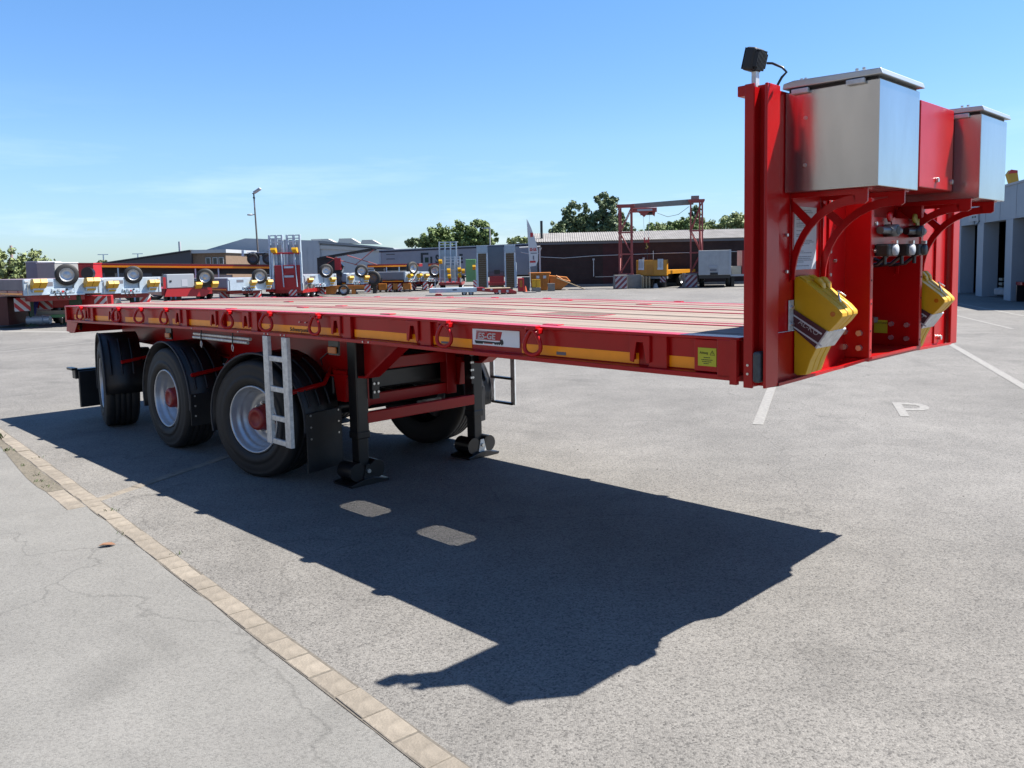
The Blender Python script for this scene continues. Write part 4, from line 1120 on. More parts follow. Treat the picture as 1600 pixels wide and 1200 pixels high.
far_chock(Matrix.Translation((-2.55, 58.9, 0)), 0, 1.45, 'yellow chock on the right edge of the light green ramp', .22)

# low silver and red trailer in front of the ramps
FL = thing('low_bed_trailer', 'empty low silver and red trailer on the ground before the upright ramps', 'trailer', (-3.4, 50.0, 0), R(3))
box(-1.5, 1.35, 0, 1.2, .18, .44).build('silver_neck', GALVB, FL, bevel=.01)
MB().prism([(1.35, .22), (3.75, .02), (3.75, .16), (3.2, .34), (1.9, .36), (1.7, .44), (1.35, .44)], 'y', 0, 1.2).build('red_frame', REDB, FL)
box(1.75, 3.4, .03, 1.17, .355, .38).build('deck_floor', TIMBER, FL)
for k in range(9): box(1.45 + k * .24, 1.58 + k * .24, -.012, -.001, .12 if k > 3 else .27, .26 if k > 3 else .37).build('reflector', WHITE if k % 2 else REDP, FL)
for x in (.6, 1.0, 2.55, 2.95, 3.3): simple_wheel(FL, x, .14, .13, .16, .2, -1).rotation_euler = (0, 0, R(90))
stripes(FL, -1.85, -1.6, .40, .86, -.02, 3, 1); stripes(FL, 1.15, 1.35, .45, .90, -.02, 3, -1)
box(-.1, .15, -.012, -.001, .30, .37).build('blue_label', BLUEF, FL)
MB().prism([(-1.2, .0), (-.7, .0), (-.8, .12), (-1.1, .14)], 'y', -.3, 0).build('red_coupling', BRIGHT, FL)

# long red flatbed behind the row, nose raised
G_FB = 'red flatbed trailers parked behind the low loaders'
def far_flatbed(label, a, b, za, zb, thick, wheels, posts, depth=2.4, stripe=AMBER):
    a, b = Vector((*a, 0)), Vector((*b, 0)); d = b - a; Ln = d.length; rz = math.atan2(d.y, d.x)
    T = thing('flatbed_trailer', label, 'trailer', a, rz, G_FB)
    def ln(x): return za + (zb - za) * x / Ln
    def strip(x0, x1, o0, o1, y0, y1):
        return MB().prism([(x0, ln(x0) + o0), (x1, ln(x1) + o0), (x1, ln(x1) + o1), (x0, ln(x0) + o1)], 'y', y0, y1)
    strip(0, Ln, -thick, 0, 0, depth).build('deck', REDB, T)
    strip(.05, Ln - .05, -thick * .9, -thick * .45, -.012, -.001).build('reflective_stripe', stripe, T)
    strip(.4, Ln - .4, -thick - .35, -thick - .001, .7, 1.6).build('chassis_beam', BLACK, T)
    strip(0, Ln, .001, .03, .05, depth - .05).build('deck_planks', WOOD, T)
    for x in wheels:
        simple_wheel(T, x, .18, .52, .52, .34, -1, rimmat=mat('dark_rim', (.16, .14, .15), .5, .3)).rotation_euler = (0, 0, R(90))
        box(x - .3, x + .3, .9, 1.4, .52, ln(x) - thick - .3).build('axle_frame', BLACK, T)
    for x in posts:
        MB().box(x - .04, x + .04, .05, .13, 0, ln(x) - thick).build('support_post', GALVB, T)
    box(Ln * .35, Ln * .75, .3, 1.0, 1.05, 1.5).build('side_box', CREAM, T)
    return T
far_flatbed('long red flatbed with amber stripe spanning behind the left low loaders', (-26.9, 52), (-15.1, 54.5), 2.42, 2.06, .26, (1.6, 3.0, 4.4), (2.3, 3.2, 6.9, 8.3))
far_flatbed('short red flatbed with amber stripe before the blank left half of the curtain trailer', (-11.3, 66), (-7.2, 66), 1.98, 1.98, .22, (), (1.5, 2.5, 3.6))
far_flatbed('short red flatbed with amber stripe under the dark logo of the curtain trailer', (-6.5, 66), (-4.7, 66), 1.96, 1.95, .22, (), (.5, 1.3))
# dark grey box bodies / silver crates far left behind the first low loader
for (nm, lab, X, Y, w, d, z0, z1, m_, cat) in (
    ('cargo_container', 'grey blue box body beside the left tree, behind the far left low loader', -21.75, 38, .55, 2.0, .5, 2.35, GREYB, 'container'),
    ('cargo_container', 'pale cream grey box body between the left tree and the red flatbed', -20.55, 37, .8, 2.0, .5, 2.28, mat('pale_grey_box', (.42, .42, .40), .6, var=.1), 'container'),
    ('winch_frame', 'bright red winch frame with black hose reel behind the first spare wheel', -19.3, 38, .7, .8, .5, 2.22, BRIGHT, 'winch')):
    T = thing(nm, lab, cat, (X, Y, 0), 0)
    box(-w / 2, w / 2, 0, d, z0, z1).build('body', m_, T, bevel=.02)
    box(-w / 2 - .02, w / 2 + .02, -.02, d, z1, z1 + .05).build('top_rail', WHITE if nm == 'cargo_container' else BRIGHT, T)
    for x in (-w * .4, w * .4): box(x - .08, x + .08, .1, d - .1, 0, z0).build('support', BLACK, T)
    if nm == 'winch_frame': MB().cyl((.15, -.2, 1.8), (.15, 0, 1.8), .28, 18).build('hose_reel', BLACK, T)
    else: box(-w * .45, w * .1, -.012, -.001, z0 + .6, z0 + .7).build('side_band', BLACK, T)

# black trailer bogie standing high on the red flatbed
BO = thing('trailer_bogie', 'black two wheel bogie standing on the red flatbed beside the lamp post', 'bogie', (-16.2, 54.0, 2.1), R(4))
box(-.9, 1.2, -.2, 1.8, .62, .74).build('frame', BLACK, BO, bevel=.02)
for x in (-.35, .62):
    simple_wheel(BO, x, -.1, .38, .38, .3, -1, rimmat=MATS['dark_rim']).rotation_euler = (0, 0, R(90))
    MB().tube([(x + .43 * math.cos(R(a)), -.12, .38 + .43 * math.sin(R(a))) for a in range(10, 175, 15)], .03, 6).build('mudguard', BLACK, BO)
box(-1.05, -.9, -.2, .3, .55, .95).build('lamp_bracket', GALVB, BO)
box(-.7, 1.1, -.22, 0, .76, .80).build('top_plate', GALVB, BO)

# black tilting chassis with red braces and white tank
CHS = thing('tipping_chassis', 'black tilted chassis with thin red braces right of the red ramps', 'chassis', (-12.2, 56.5, 0), R(0))
MB().prism([(-.7, 2.55), (2.9, 3.08), (3.1, 2.98), (3.0, 2.92), (-.7, 2.40)], 'y', 0, .12).build('upper_beam', BLACK, CHS)
MB().prism([(-.7, 2.55), (2.9, 3.08), (3.1, 2.98), (3.0, 2.92), (-.7, 2.40)], 'y', .8, .92).build('upper_beam', BLACK, CHS)
for x in (.2, 1.2, 2.2): box(x, x + .1, .12, .8, 2.55 + x * .14, 2.65 + x * .14).build('cross_beam', BLACK, CHS)
for p, q in (((-.2, 2.55), (1.9, 1.95)), ((1.2, 2.62), (3.2, 1.95)), ((1.7, 1.95), (3.0, 2.95)), ((-.6, 1.8), (.5, 2.5))):
    MB().tube([(p[0], -.05, p[1]), (q[0], -.05, q[1])], .028, 6).build('red_brace', PINKRED, CHS)
MB().prism([(-.9, 2.5), (.2, 2.55), (.9, 1.9), (.6, 1.2), (-.9, 1.1)], 'y', .2, .7).build('gear_block', BLACK, CHS)
box(1.8, 3.6, .1, .9, 1.5, 1.68).build('lower_beam', BLACK, CHS)
box(.35, .75, -.1, .1, 1.65, 2.45).build('red_panel', BRIGHT, CHS)
box(1.0, 3.0, .1, .9, 1.0, 1.42).build('white_tank', WHITE, CHS, bevel=.1)
box(2.5, 3.0, -.05, .05, 1.45, 1.62).build('mudguard', WHITE, CHS)
for x in (.55, 2.9): simple_wheel(CHS, x, .0, 1.05, .50, .3, -1, rimmat=MATS['dark_rim']).rotation_euler = (0, 0, R(90))
box(-.5, 3.4, .3, .8, .75, 1.05).build('chassis_rail', BLACK, CHS)
for x in (.55, 2.9): box(x - .12, x + .12, .3, .8, 0, .75).build('stand', BLACK, CHS)
OC = thing('orange_dolly', 'orange dolly with striped end boards under the silver low loader fronts', 'dolly', (-10.6, 53.6, 0), 0)
MB().prism([(-1.3, .42), (1.5, .42), (1.5, .62), (-1.0, .66), (-1.3, .60)], 'y', 0, .3).build('frame', ORANGE, OC)
MB().prism([(-1.3, .12), (-.75, .12), (-.6, .42), (-1.3, .42)], 'y', 0, .3).build('mudguard', ORANGE, OC)
box(.35, .55, 0, .3, .1, .42).build('mudguard', ORANGE, OC)
simple_wheel(OC, -.15, .1, .36, .36, .26, -1).rotation_euler = (0, 0, R(90))
stripes(OC, 1.2, 1.6, .18, .68, -.03, 3, 1); stripes(OC, -1.75, -1.35, .16, .5, -.03, 3, -1)
for k, (x, lab) in enumerate(((-9.0, 'first orange crate from the left under the blue grey side wall'), (-8.0, 'middle orange crate under the blue grey side wall'), (-7.3, 'orange crate at the right end under the blue grey side wall'))):
    OB = thing('orange_crate', lab, 'crate', (x, 58.5, 0), 0, 'orange crates under the trailers')
    box(-.28, .28, 0, .5, .18, .62).build('body', ORANGE, OB, bevel=.02)
    for q in (-.2, .2): box(q - .05, q + .05, .05, .45, 0, .18).build('skid', BLACK, OB)
    stripes(OB, -.62, -.36, .1, .6, -.02, 3, 1)

# grey curtain trailer with dark logo
CT = thing('curtain_trailer', 'long grey curtain side trailer with dark square logo and letters', 'trailer', (-11.4, 73, 0), math.atan2(-1.2, 12.8), None)
Lc = 13.75
MB().prism([(0, 1.0), (Lc, .85), (Lc, 3.46), (0, 3.16)], 'y', 0, 2.45).build('curtain', CURT, CT)
MB().prism([(-.02, 3.17), (Lc, 3.465), (Lc, 3.33), (-.02, 3.03)], 'y', -.03, -.001).build('roof_rail', mat('navy_edge', (.015, .02, .05), .5), CT)
MB().prism([(-.02, 3.171), (Lc, 3.466), (Lc, 3.54), (-.02, 3.26)], 'y', -.03, 2.45).build('roof', HALLW, CT)
box(-.05, .12, -.04, -.001, 1.0, 3.03).build('corner_post', HALLG, CT)
for z in (1.85, 2.45, 2.85): box(.6, 1.35, -.02, -.001, z - .025, z + .025).build('dark_band', INK, CT)
lgm = mat('logo_dark', (.02, .03, .035), .5)
box(3.65, 3.85, -.02, -.001, 2.05, 2.92).build('logo_mark', lgm, CT); box(3.851, 4.33, -.02, -.001, 2.74, 2.92).build('logo_mark', lgm, CT)
box(4.0, 4.33, -.02, -.001, 2.08, 2.52).build('logo_mark', mat('logo_green', (.012, .05, .025), .5), CT)
box(4.48, 4.66, -.02, -.001, 2.00, 2.58).build('lettering', lgm, CT)
text('lettering', 'S', 1.05, lgm, CT, (4.93, -.02, 1.98), (1, 0, 0), (0, 0, 1), bold=.04, sx=.7)
text('lettering', 'E', 1.05, lgm, CT, (7.02, -.02, 2.0), (1, 0, 0), (0, 0, 1), bold=.04, sx=.6)
box(7.9, 10.4, -.016, -.001, .86, 1.15).build('green_patch', LGREEN, CT)
MB().box(Lc + .001, Lc + .9, -.3, 2.3, .5, 3.45).build('front_wall', HALLW, CT, bevel=.02)
f = MB()
for k, z in enumerate((1.75, 1.5, 1.25)):
    for j in range(4):
        if k and j in (1, 2): continue
        f.box(Lc + .08 + j * .2, Lc + .24 + j * .2, -.32, -.301, z - .09, z + .09)
f.build('lettering', INK, CT)
box(Lc + .28, Lc + .66, -.325, -.301, .7, 1.4).build('white_plate', WHITE, CT)
for x in (2, 3.3, 4.6): simple_wheel(CT, x, .2, .5, .5, .35, -1).rotation_euler = (0, 0, R(90))
box(.5, Lc - .5, .4, 2.0, .7, .84).build('chassis_beam', BLACK, CT)
for x in (10.5,): box(x, x + .15, .2, .35, 0, .8).build('landing_leg', BLACK, CT)

# ---- beach flag, bins, skips
FG = thing('beach_flag', 'tall white feather flag with red lettering in front of the brown shed', 'flag', (1.22, 52, 0), R(0))
MB().tube([(0, 0, 0), (-.02, 0, 2.0), (-.10, 0, 3.6), (-.14, 0, 4.55)], .02, 6).build('pole', GALV, FG)
MB().prism([(-.02, 1.62), (.35, 1.66), (.50, 1.95), (.52, 2.6), (.40, 3.15), (.12, 4.0), (-.11, 4.52), (-.10, 3.6), (-.03, 2.4)], 'y', -.006, .006).build('flag_cloth', WHITE, FG)
text('lettering', 'ES-GE', .22, REDP, FG, (.0, -.008, 2.62), (1, 0, 0), (0, 0, 1), bold=.01, sx=.75)
f = MB()
for (x0, x1, z0, z1) in ((.05, .22, 3.45, 3.72), (.0, .35, 1.86, 1.98), (.0, .44, 2.58, 2.605)): f.box(x0, x1, -.010, -.0065, z0, z1)
f.build('red_band', REDP, FG)
f = MB()
for (x0, x1, z0, z1) in ((.06, .44, 2.42, 2.48), (.18, .27, 2.05, 2.3), (.2, .3, 2.0, 2.02)): f.box(x0, x1, -.010, -.0065, z0, z1)
f.build('dark_lettering', INKG, FG)
box(-.35, .35, -.35, .35, 0, .05).build('base_plate', CONC, FG)
S1 = thing('skip_container', 'orange open skip with a broad rim in front of the shed corner', 'skip', (1.95, 55.2, 0), R(-4))
MB().prism([(-.55, .05), (.45, .05), (.62, 1.10), (-.72, 1.10)], 'y', 0, 1.8).build('body', ORANGE, S1, bevel=.01)
box(-.76, .66, -.05, 1.85, 1.10, 1.20).build('rim', ORANGE, S1, bevel=.01)
for x in (-.3, .2): box(x - .04, x + .04, -.06, -.001, .2, 1.1).build('rib', ORANGE, S1)
for x in (-.15, .3): box(x - .10, x + .10, -.075, -.061, .82, 1.0).build('white_label', WHITE, S1)
S2 = thing('skip_container', 'low orange skip with sloping side and a pale board leaning on it', 'skip', (3.0, 55.6, 0), R(-4))
MB().prism([(-.42, .06), (.35, .04), (.98, .55), (.72, .86), (-.42, .98)], 'y', 0, 1.6).build('body', ORANGE, S2, bevel=.01)
MB().tube([(.02, -.03, .98), (.5, -.03, .68), (.98, -.03, .57)], .04, 6).build('rim', ORANGE, S2)
bd = MB().tube([(3.05, 55.2, .82), (4.85, 54.6, .06)], .045, 4).build('timber_board', TIMBER); tag(bd, 'long pale timber leaning from the low orange skip to the ground', 'board')
YB = thing('yellow_bin', 'pair of yellow lidded bins in a grey box beneath the flag', 'bin', (1.62, 53, 0), 0)
box(-.30, .28, 0, .5, 0, .28).build('tray', CONC, YB)
for x in (-.14, .13): MB().prism([(x - .12, .281), (x + .12, .281), (x + .13, .74), (x - .13, .74)], 'y', .05, .4).build('bin_body', YEL, YB, bevel=.02); box(x - .13, x + .13, .03, .42, .745, .79).build('bin_lid', YEL, YB)
RC = thing('red_cabinet', 'red cabinet between the brown matted ramps and the dark wheelie bin', 'cabinet', (.65, 54, 0), 0)
box(-.2, .2, 0, .4, .02, .88).build('body', BRIGHT, RC, bevel=.02); box(-.08, .10, -.012, -.001, .3, .75).build('orange_label', ORANGE, RC)
DB = thing('wheelie_bin', 'dark grey wheelie bin between red cabinet and flag pole', 'bin', (1.02, 54.2, 0), 0)
MB().prism([(-.2, .06), (.2, .06), (.26, .88), (-.26, .88)], 'y', 0, .5).build('body', mat('bin_grey', (.06, .08, .085), .5), DB, bevel=.02); box(-.28, .28, -.03, .55, .885, .95).build('lid', MATS['bin_grey'], DB, bevel=.02)
for x in (-.18, .18): MB().cyl((x - .03, .4, .08), (x + .03, .4, .08), .08, 10).build('wheel', RUBBER, DB)
TC = thing('traffic_cone', 'small orange traffic cone at the foot of the dark wheelie bin', 'cone', (.92, 53, 0), 0)
MB().lathe([(0.03, .13), (.40, .03)], (0, 0, 0), 'z', 14, True).build('cone', mat('cone_orange', (.75, .12, .03), .5), TC); box(-.17, .17, -.17, .17, 0, .03).build('base', INK, TC)
CB = box(-.35, .1, 0, .4, 0, .5).build('stone_block', CONC); CB.location = (2.75, 54, 0); tag(CB, 'pale grey block standing between the two orange skips', 'block')
WF = thing('canopy_frame', 'white lattice canopy post behind the flag at the shed corner', 'post', (2.05, 58, 0), 0)
box(-.06, .06, 0, .12, 0, 2.9).build('post', HALLW, WF)
MB().tube([(-1.4, .05, 2.92), (.05, .05, 2.97)], .05, 6).build('top_beam', HALLW, WF)
MB().tube([(-1.3, .05, 2.6), (-.4, .05, 2.42), (0, .05, 2.5), (.1, .05, 2.9)], .03, 6).build('brace', HALLW, WF)

# ---- brown shed
SH = thing('brown_shed', 'long low dark brown shed with grey corrugated roof behind the gantry crane', 'shed', (2.0, 62.5, 0), math.atan2(-1.0, 17.0))
LS = 30.0
for x0, x1, m_ in ((0, 4.9, BRICKD), (4.9, 8.4, BRICKR), (8.4, LS, BRICKD)):
    wl_ = box(x0, x1, 0, .3, 0, 3.35).build('wall', m_, SH)
for k in range(6): box(.02, LS, -.010, -.001, .5 + .48 * k, .515 + .48 * k).build('board_joint', BRICKR, SH)
box(-.1, LS, -.10, -.012, 3.18, 3.36).build('fascia', mat('grey_fascia', (.20, .23, .28), .6), SH)
# corrugated roof as real waves
m = MB(); n = 360; vs = []
for i in range(n + 1):
    x = -.4 + (LS + .4) * i / n; dz = .045 * (1 if i % 2 else 0)
    vs += [(x, -.35, 3.37 + dz), (x + 0, 3.2, 4.12 + dz), (x, 6.6, 3.37 + dz)]
fs = []
for i in range(n): fs += [(3*i, 3*i+3, 3*i+4, 3*i+1), (3*i+1, 3*i+4, 3*i+5, 3*i+2)]
m.add(vs, fs).build('roof', ROOFG, SH)
MB().prism([(0, 3.36), (6.3, 3.36), (3.2, 4.05)], 'x', .0, .2).build('gable', BRICKD, SH)
MB().tube([(.3, -.03, 2.28), (2.0, -.03, 2.16), (4.2, -.03, 2.28), (9.5, -.03, 2.36), (16, -.03, 2.38), (LS, -.03, 2.5)], .025, 6).build('wall_cable', GALV, SH)
for x in (4.2, 7.9): MB().tube([(x, -.06, .75), (x, -.06, 1.95)], .03, 6).build('down_pipe', GALV, SH); box(x - .08, x + .08, -.12, -.02, 1.95, 2.08).build('wall_lamp', HALLW, SH)
box(4.3, 7.9, -.03, -.011, .70, .73).build('rail', GALV, SH)
box(2, LS, -.25, -.011, 0, .18).build('plinth', CONC, SH)
MB().cyl((.35, 1.0, 3.4), (.35, 1.0, 5.0), .10, 12).build('flue', BLACK, SH)

# ---- gantry crane
GC = thing('gantry_crane', 'faded red lattice gantry crane with grey bridge beam spanning an orange trailer', 'crane', (7.25, 56.3, 0), math.atan2(-.9, 5.2))
def tower(x, w, zt):
    o = MB().box(x, x + .10, 0, .12, .95, zt).box(x + w - .10, x + w, 0, .12, .95, zt).build('tower_leg', PINKRED, GC)
    MB().box(x + .06, x + .16, 1.4, 1.52, .95, zt).box(x + w - .2, x + w - .1, 1.4, 1.52, .95, zt).build('tower_leg', PINKRED, GC)
    for z in (.98, 2.3, 3.75, zt - .08): box(x - .04, x + w + .04, -.01, .13, z - .05, z + .05).build('tower_beam', PINKRED, o)
    zz = [1.0, 2.3, 3.75, zt - .1]
    for i in range(3):
        a, b = (x + .08, x + w - .08) if i % 2 == 0 else (x + w - .08, x + .08)
        MB().tube([(a, .06, zz[i]), (b, .06, zz[i + 1])], .035, 6).build('tower_brace', PINKRED, o)
        MB().tube([(a, .06, zz[i]), (a, 1.45, zz[i + 1])], .03, 6).build('tower_brace', PINKRED, o)
        MB().tube([(a, 1.46, zz[i]), (b, 1.46, zz[i + 1])], .03, 6).build('tower_brace', PINKRED, o)
    box(x - .1, x + w + .1, -.05, 1.6, zt - .03, zt + .10).build('tower_head', PINKRED, GC)
tower(.05, .95, 5.52); tower(4.75, .85, 5.70)
MB().prism([(.9, 5.36), (5.0, 5.50), (5.0, 5.86), (.9, 5.66)], 'y', .45, .75).build('bridge_beam', mat('beam_grey', (.34, .33, .29), .6, var=.2, vscale=3), GC)
box(4.85, 5.35, .2, .8, 5.82, 6.05).build('motor_box', CONC, GC)
tr_ = box(.95, 2.6, .2, 1.0, 5.10, 5.36).build('trolley', PINKRED, GC, bevel=.02)
box(1.3, 2.3, .18, .199, 5.15, 5.28).build('trolley_plate', HALLW, tr_)
MB().prism([(1.35, 5.1), (1.75, 4.75), (2.1, 5.1)], 'y', .3, .4).build('trolley_bracket', PINKRED, tr_); MB().prism([(2.05, 5.1), (2.45, 4.78), (2.5, 5.1)], 'y', .5, .6).build('trolley_bracket', PINKRED, tr_)
MB().cyl((1.5, .6, 5.02), (2.3, .6, 5.02), .13, 14).build('winch_drum', BLACK, tr_)
for x in (1.68, 2.12): MB().tube([(x, .6, 4.95), (1.9 + (x - 1.9) * .5, .6, 3.3)], .012, 5).build('hoist_rope', GALV, tr_)
hk = MB().box(1.72, 2.08, .45, .75, 3.05, 3.22).box(1.72, 1.80, .45, .75, 3.22, 3.4).box(2.0, 2.08, .45, .75, 3.22, 3.4).build('hook_block', BRIGHT, GC)
MB().tube([(1.9, .6, 3.05), (1.9, .6, 2.86), (1.98, .6, 2.76), (1.9, .6, 2.66), (1.82, .6, 2.72)], .04, 8).build('hook', mat('hook_yellow', (.4, .3, .05), .5), hk)
MB().tube([(1.92, .6, 2.68), (1.95, .6, 1.9)], .02, 5).build('sling', BLACK, hk)
MB().tube([(2.6, .2, 5.0), (3.3, .2, 4.72), (4.0, .2, 4.85), (4.7, .2, 5.35)], .015, 5).build('festoon_cable', BLACK, GC)
G_CB = 'striped concrete feet of the gantry crane'
for (X, Y, lab) in ((7.3, 55.2, 'left concrete foot of the gantry crane with red and white stripes'), (11.88, 54.9, 'right concrete foot of the gantry crane with red and white stripes')):
    q = thing('concrete_foot', lab, 'concrete block', (X, Y, 0), 0, G_CB)
    box(-.42, .42, 0, .9, 0, .93).build('block', CONC, q, bevel=.02)
    stripes(q, -.38, .38, .04, .84, -.02, 4, 1, red=mat('striped_maroon', (.22, .03, .05), .6), white=mat('dirty_white', (.55, .50, .52), .6))
q = thing('concrete_slab', 'cream concrete slab block standing right of the left striped foot', 'concrete block', (8.25, 55.7, 0), 0)
box(-.45, .45, 0, .6, 0, .92).build('block', CONC, q, bevel=.02); box(.451, .60, 0, .5, 0, .85).build('edge_block', CREAM, q)
pl = thing('pallet_stack', 'stack of pale wooden pallets beneath the orange trailer', 'pallets', (8.95, 55.3, 0), 0)
for k in range(6): 
    box(-.2, .3, 0, .6, .02 + k * .13, .05 + k * .13).build('pallet_board', TIMBER, pl)
    for x in (-.2, .0, .22): box(x, x + .08, 0, .6, .051 + k * .13, .149 + k * .13).build('pallet_block', TIMBER, pl)
# orange trailer under the crane
OT = thing('flatbed_trailer', 'orange flatbed trailer with two short silver ramps beneath the gantry crane', 'trailer', (9.5, 56.2, 0), R(-28))
box(-1.1, 1.05, 0, .3, .82, 1.88).build('headboard', TORANGE, OT, bevel=.02)
box(.15, 1.05, -.012, -.001, .9, 1.84).build('headboard_panel', TORANGE, OT)
box(-.35, .1, -.03, -.001, .85, 1.55).build('front_frame', mat('orange_frame', (.62, .25, .012), .5), OT)
for x in (-.72, .62):
    for k in range(4): box(x - .18 + k * .10, x - .11 + k * .10, -.05, -.013, 1.30, 1.94).build('ramp_slat', GALVB, OT)
    box(x - .2, x + .2, -.06, -.051, 1.22, 1.36).build('ramp_foot', GALVB, OT)
box(-1.1, 1.05, .3, 9, .92, 1.16).build('deck', TORANGE, OT)
box(-.6, .6, .4, 8.8, .55, .9).build('chassis_beam', BLACK, OT)
box(-1.15, 1.1, -.05, .12, .62, .76).build('bumper', CONC, OT)
stripes(OT, -1.05, -.65, .30, .72, -.08, 3, 1, red=MATS['striped_maroon'], white=MATS['dirty_white']); stripes(OT, .60, 1.0, .38, .76, -.08, 3, -1, red=MATS['striped_maroon'], white=MATS['dirty_white'])
for t in (-.85, .85):
    for k in range(2): simple_wheel(OT, t, 3.6 + 1.3 * k, .48, .48, .3, -1 if t < 0 else 1)
for t in (-.5, .5): box(t - .3, t + .3, .4, .9, .02, .55).build('front_wheel_block', BLACK, OT, bevel=.05)
MB().tube([(.05, .2, 1.9), (.05, .2, 2.5)], .015, 6).build('marker_rod', GALV, OT)
MB().prism([(.2, .0), (.5, 0), (.4, .3), (.3, .3)], 'y', -.3, -.1).build('support_foot', HALLW, OT)
# white box trailer and neighbours
WT = thing('box_trailer', 'white ribbed box trailer end standing right of the gantry crane', 'trailer', (13.25, 54.2, 0), R(-14))
box(-1.02, 1.02, 0, 6, .82, 2.42).build('body', mat('dirty_white_box', (.60, .62, .62), .6, var=.2, vscale=2), WT, bevel=.02)
for k in range(9): box(-.9 + k * .22, -.885 + k * .22, -.012, -.001, .86, 2.38).build('panel_joint', HALLW, WT)
box(-.36, .16, -.04, -.013, 1.28, 1.42).build('plate', HALLG, WT); box(-.3, .12, -.045, -.013, 1.08, 1.2).build('plate', INKG, WT); box(-.28, .2, -.03, -.013, .83, .98).build('dark_plate', INK, WT)
box(.92, 1.04, -.03, -.001, .84, 2.44).build('corner_post', HALLW, WT)
box(-1.0, 1.0, .1, 6, .60, .815).build('chassis', BLACK, WT)
for t in (-.85, .85): simple_wheel(WT, t, 1.6, .45, .45, .3, -1 if t < 0 else 1); simple_wheel(WT, t, 2.9, .45, .45, .3, -1 if t < 0 else 1)
CX = thing('flat_platform', 'cream crate on a low dark platform right of the white box trailer', 'platform', (15.3, 55, 0), 0)
box(-.9, 1.6, 0, 1.5, .70, .84).build('platform', HALLG, CX); box(-.75, -.1, 0, .8, .841, 1.36).build('crate', CREAM, CX, bevel=.02)
for x in (-.6, 1.3): box(x - .1, x + .1, .2, 1.2, 0, .70).build('stand', BLACK, CX)
box(-.05, 1.6, -.02, 1.2, .841, 2.38).build('red_box', REDB, CX)

# ---- street lamp
LA = thing('street_lamp', 'tall slim lamp post with two flood lamps rising behind the red ramps', 'lamp post', (-18.0, 60, 0), 0, None, rot=(0, R(-1.3), 0))
MB().tube([(0, 0, 0), (0, 0, 7.2)], [.075, .05], 10).build('pole', mat('weathered_steel', (.22, .20, .19), .6, .3, var=.3, vscale=2), LA)
MB().box(-.04, .04, -.05, -.046, 6.2, 6.52).build('white_plate', WHITE, LA)
fl = MB().box(-.02, .55, -.2, .2, -.12, .04, M=Matrix.Translation((.02, 0, 7.28)) @ Matrix.Rotation(R(-30), 4, 'Y')).build('flood_lamp', HALLG, LA, bevel=.03)
MB().box(-.1, .1, -.03, .03, 7.16, 7.22).build('lamp_bracket', BLACK, LA)
MB().lathe([(-.05, .001), (-.02, .20), (.04, .22), (.08, .16), (.09, .001)], (-.36, 0, 5.68), 'z', 14).build('flood_lamp', HALLG, LA)
MB().tube([(0, 0, 5.70), (-.2, 0, 5.70)], .03, 6).build('lamp_arm', HALLG, LA)
MB().cyl((0, -.08, 6.88), (0, .08, 6.88), .07, 10).build('camera_ball', BLACK, LA)

# ---- halls behind
GH = thing('grey_hall', 'large grey metal hall with low gable behind the parked trailers', 'hall', (-40, 110, 0), 0)
MB().prism([(0, 0), (15, 0), (15, 5.35), (5.3, 5.85), (0, 4.45)], 'y', 0, 30).build('gable_wall', HALLG, GH)
for k in range(20): box(.4 + k * .72, .44 + k * .72, -.03, -.001, 0, 4.4).build('sheet_joint', HALLG, GH)
MB().prism([(14.9, 5.36), (24.6, 4.22), (24.9, 4.0), (14.9, 5.0)], 'y', -.1, 30).build('roof', mat('pale_roof', (.30, .32, .34), .6), GH)
MB().prism([(15.001, 0), (24.6, 0), (24.6, 3.95), (15.001, 4.95)], 'y', .3, 29).build('side_wall', HALLW, GH)
MB().prism([(14.95, 4.3), (24.7, 3.65), (24.7, 3.95), (14.95, 4.75)], 'y', .1, .299).build('fascia', mat('cream_band', (.62, .62, .60), .6), GH)
m = MB()
for (x, z, w, h) in ((13.5, 5.6, 4, .7), (17.2, 5.6, 3, .6), (20.2, 5.35, 2.6, .5)): m.prism([(x, z - h), (x + w, z - h * 1.2), (x + w * .6, z), (x + .2, z)], 'y', 1, 3)
m.build('roof_lights', mat('cream_roof', (.66, .65, .60), .6), GH)
DBD = thing('dark_hall', 'dark grey building with a light roof edge and windows left of the grey hall', 'building', (-47, 96, 0), 0)
MB().prism([(0, 0), (10.4, 0), (10.4, 4.0), (0, 2.7)], 'y', 0, 12).build('side_wall', mat('dark_cladding', (.075, .075, .085), .7), DBD)
MB().prism([(-.1, 2.75), (10.4, 4.05), (10.4, 4.18), (-.1, 2.88)], 'y', -.2, 12.2).build('roof', MATS['dark_cladding'], DBD)
box(10.41, 14.2, .5, 12, 0, 3.75).build('gable_wall', mat('tan_brick', (.30, .20, .13), .8, var=.3, vscale=4), DBD)
box(10.41, 14.4, .1, 12.2, 3.755, 4.15).build('roof_edge', HALLW, DBD)
for x in (11.9, 12.7, 13.4):
    w_ = box(x, x + .55, .42, .499, 2.45, 3.25).build('window', WHITE, DBD); box(x + .06, x + .49, .40, .419, 2.5, 3.2).build('pane', GLASSD, w_)
MB().cyl((7.2, 5, 3.5), (7.2, 5, 5.3), .15, 10).build('flue', HALLW, DBD)
CHM = MB().lathe([(0, .9), (16, .6)], (0, 0, 0), 'z', 16, True).build('chimney', mat('pinkish_brick', (.45, .33, .32), .8)); CHM.location = (-250, 420, 0); tag(CHM, 'slender distant brick chimney above the left tree', 'chimney')
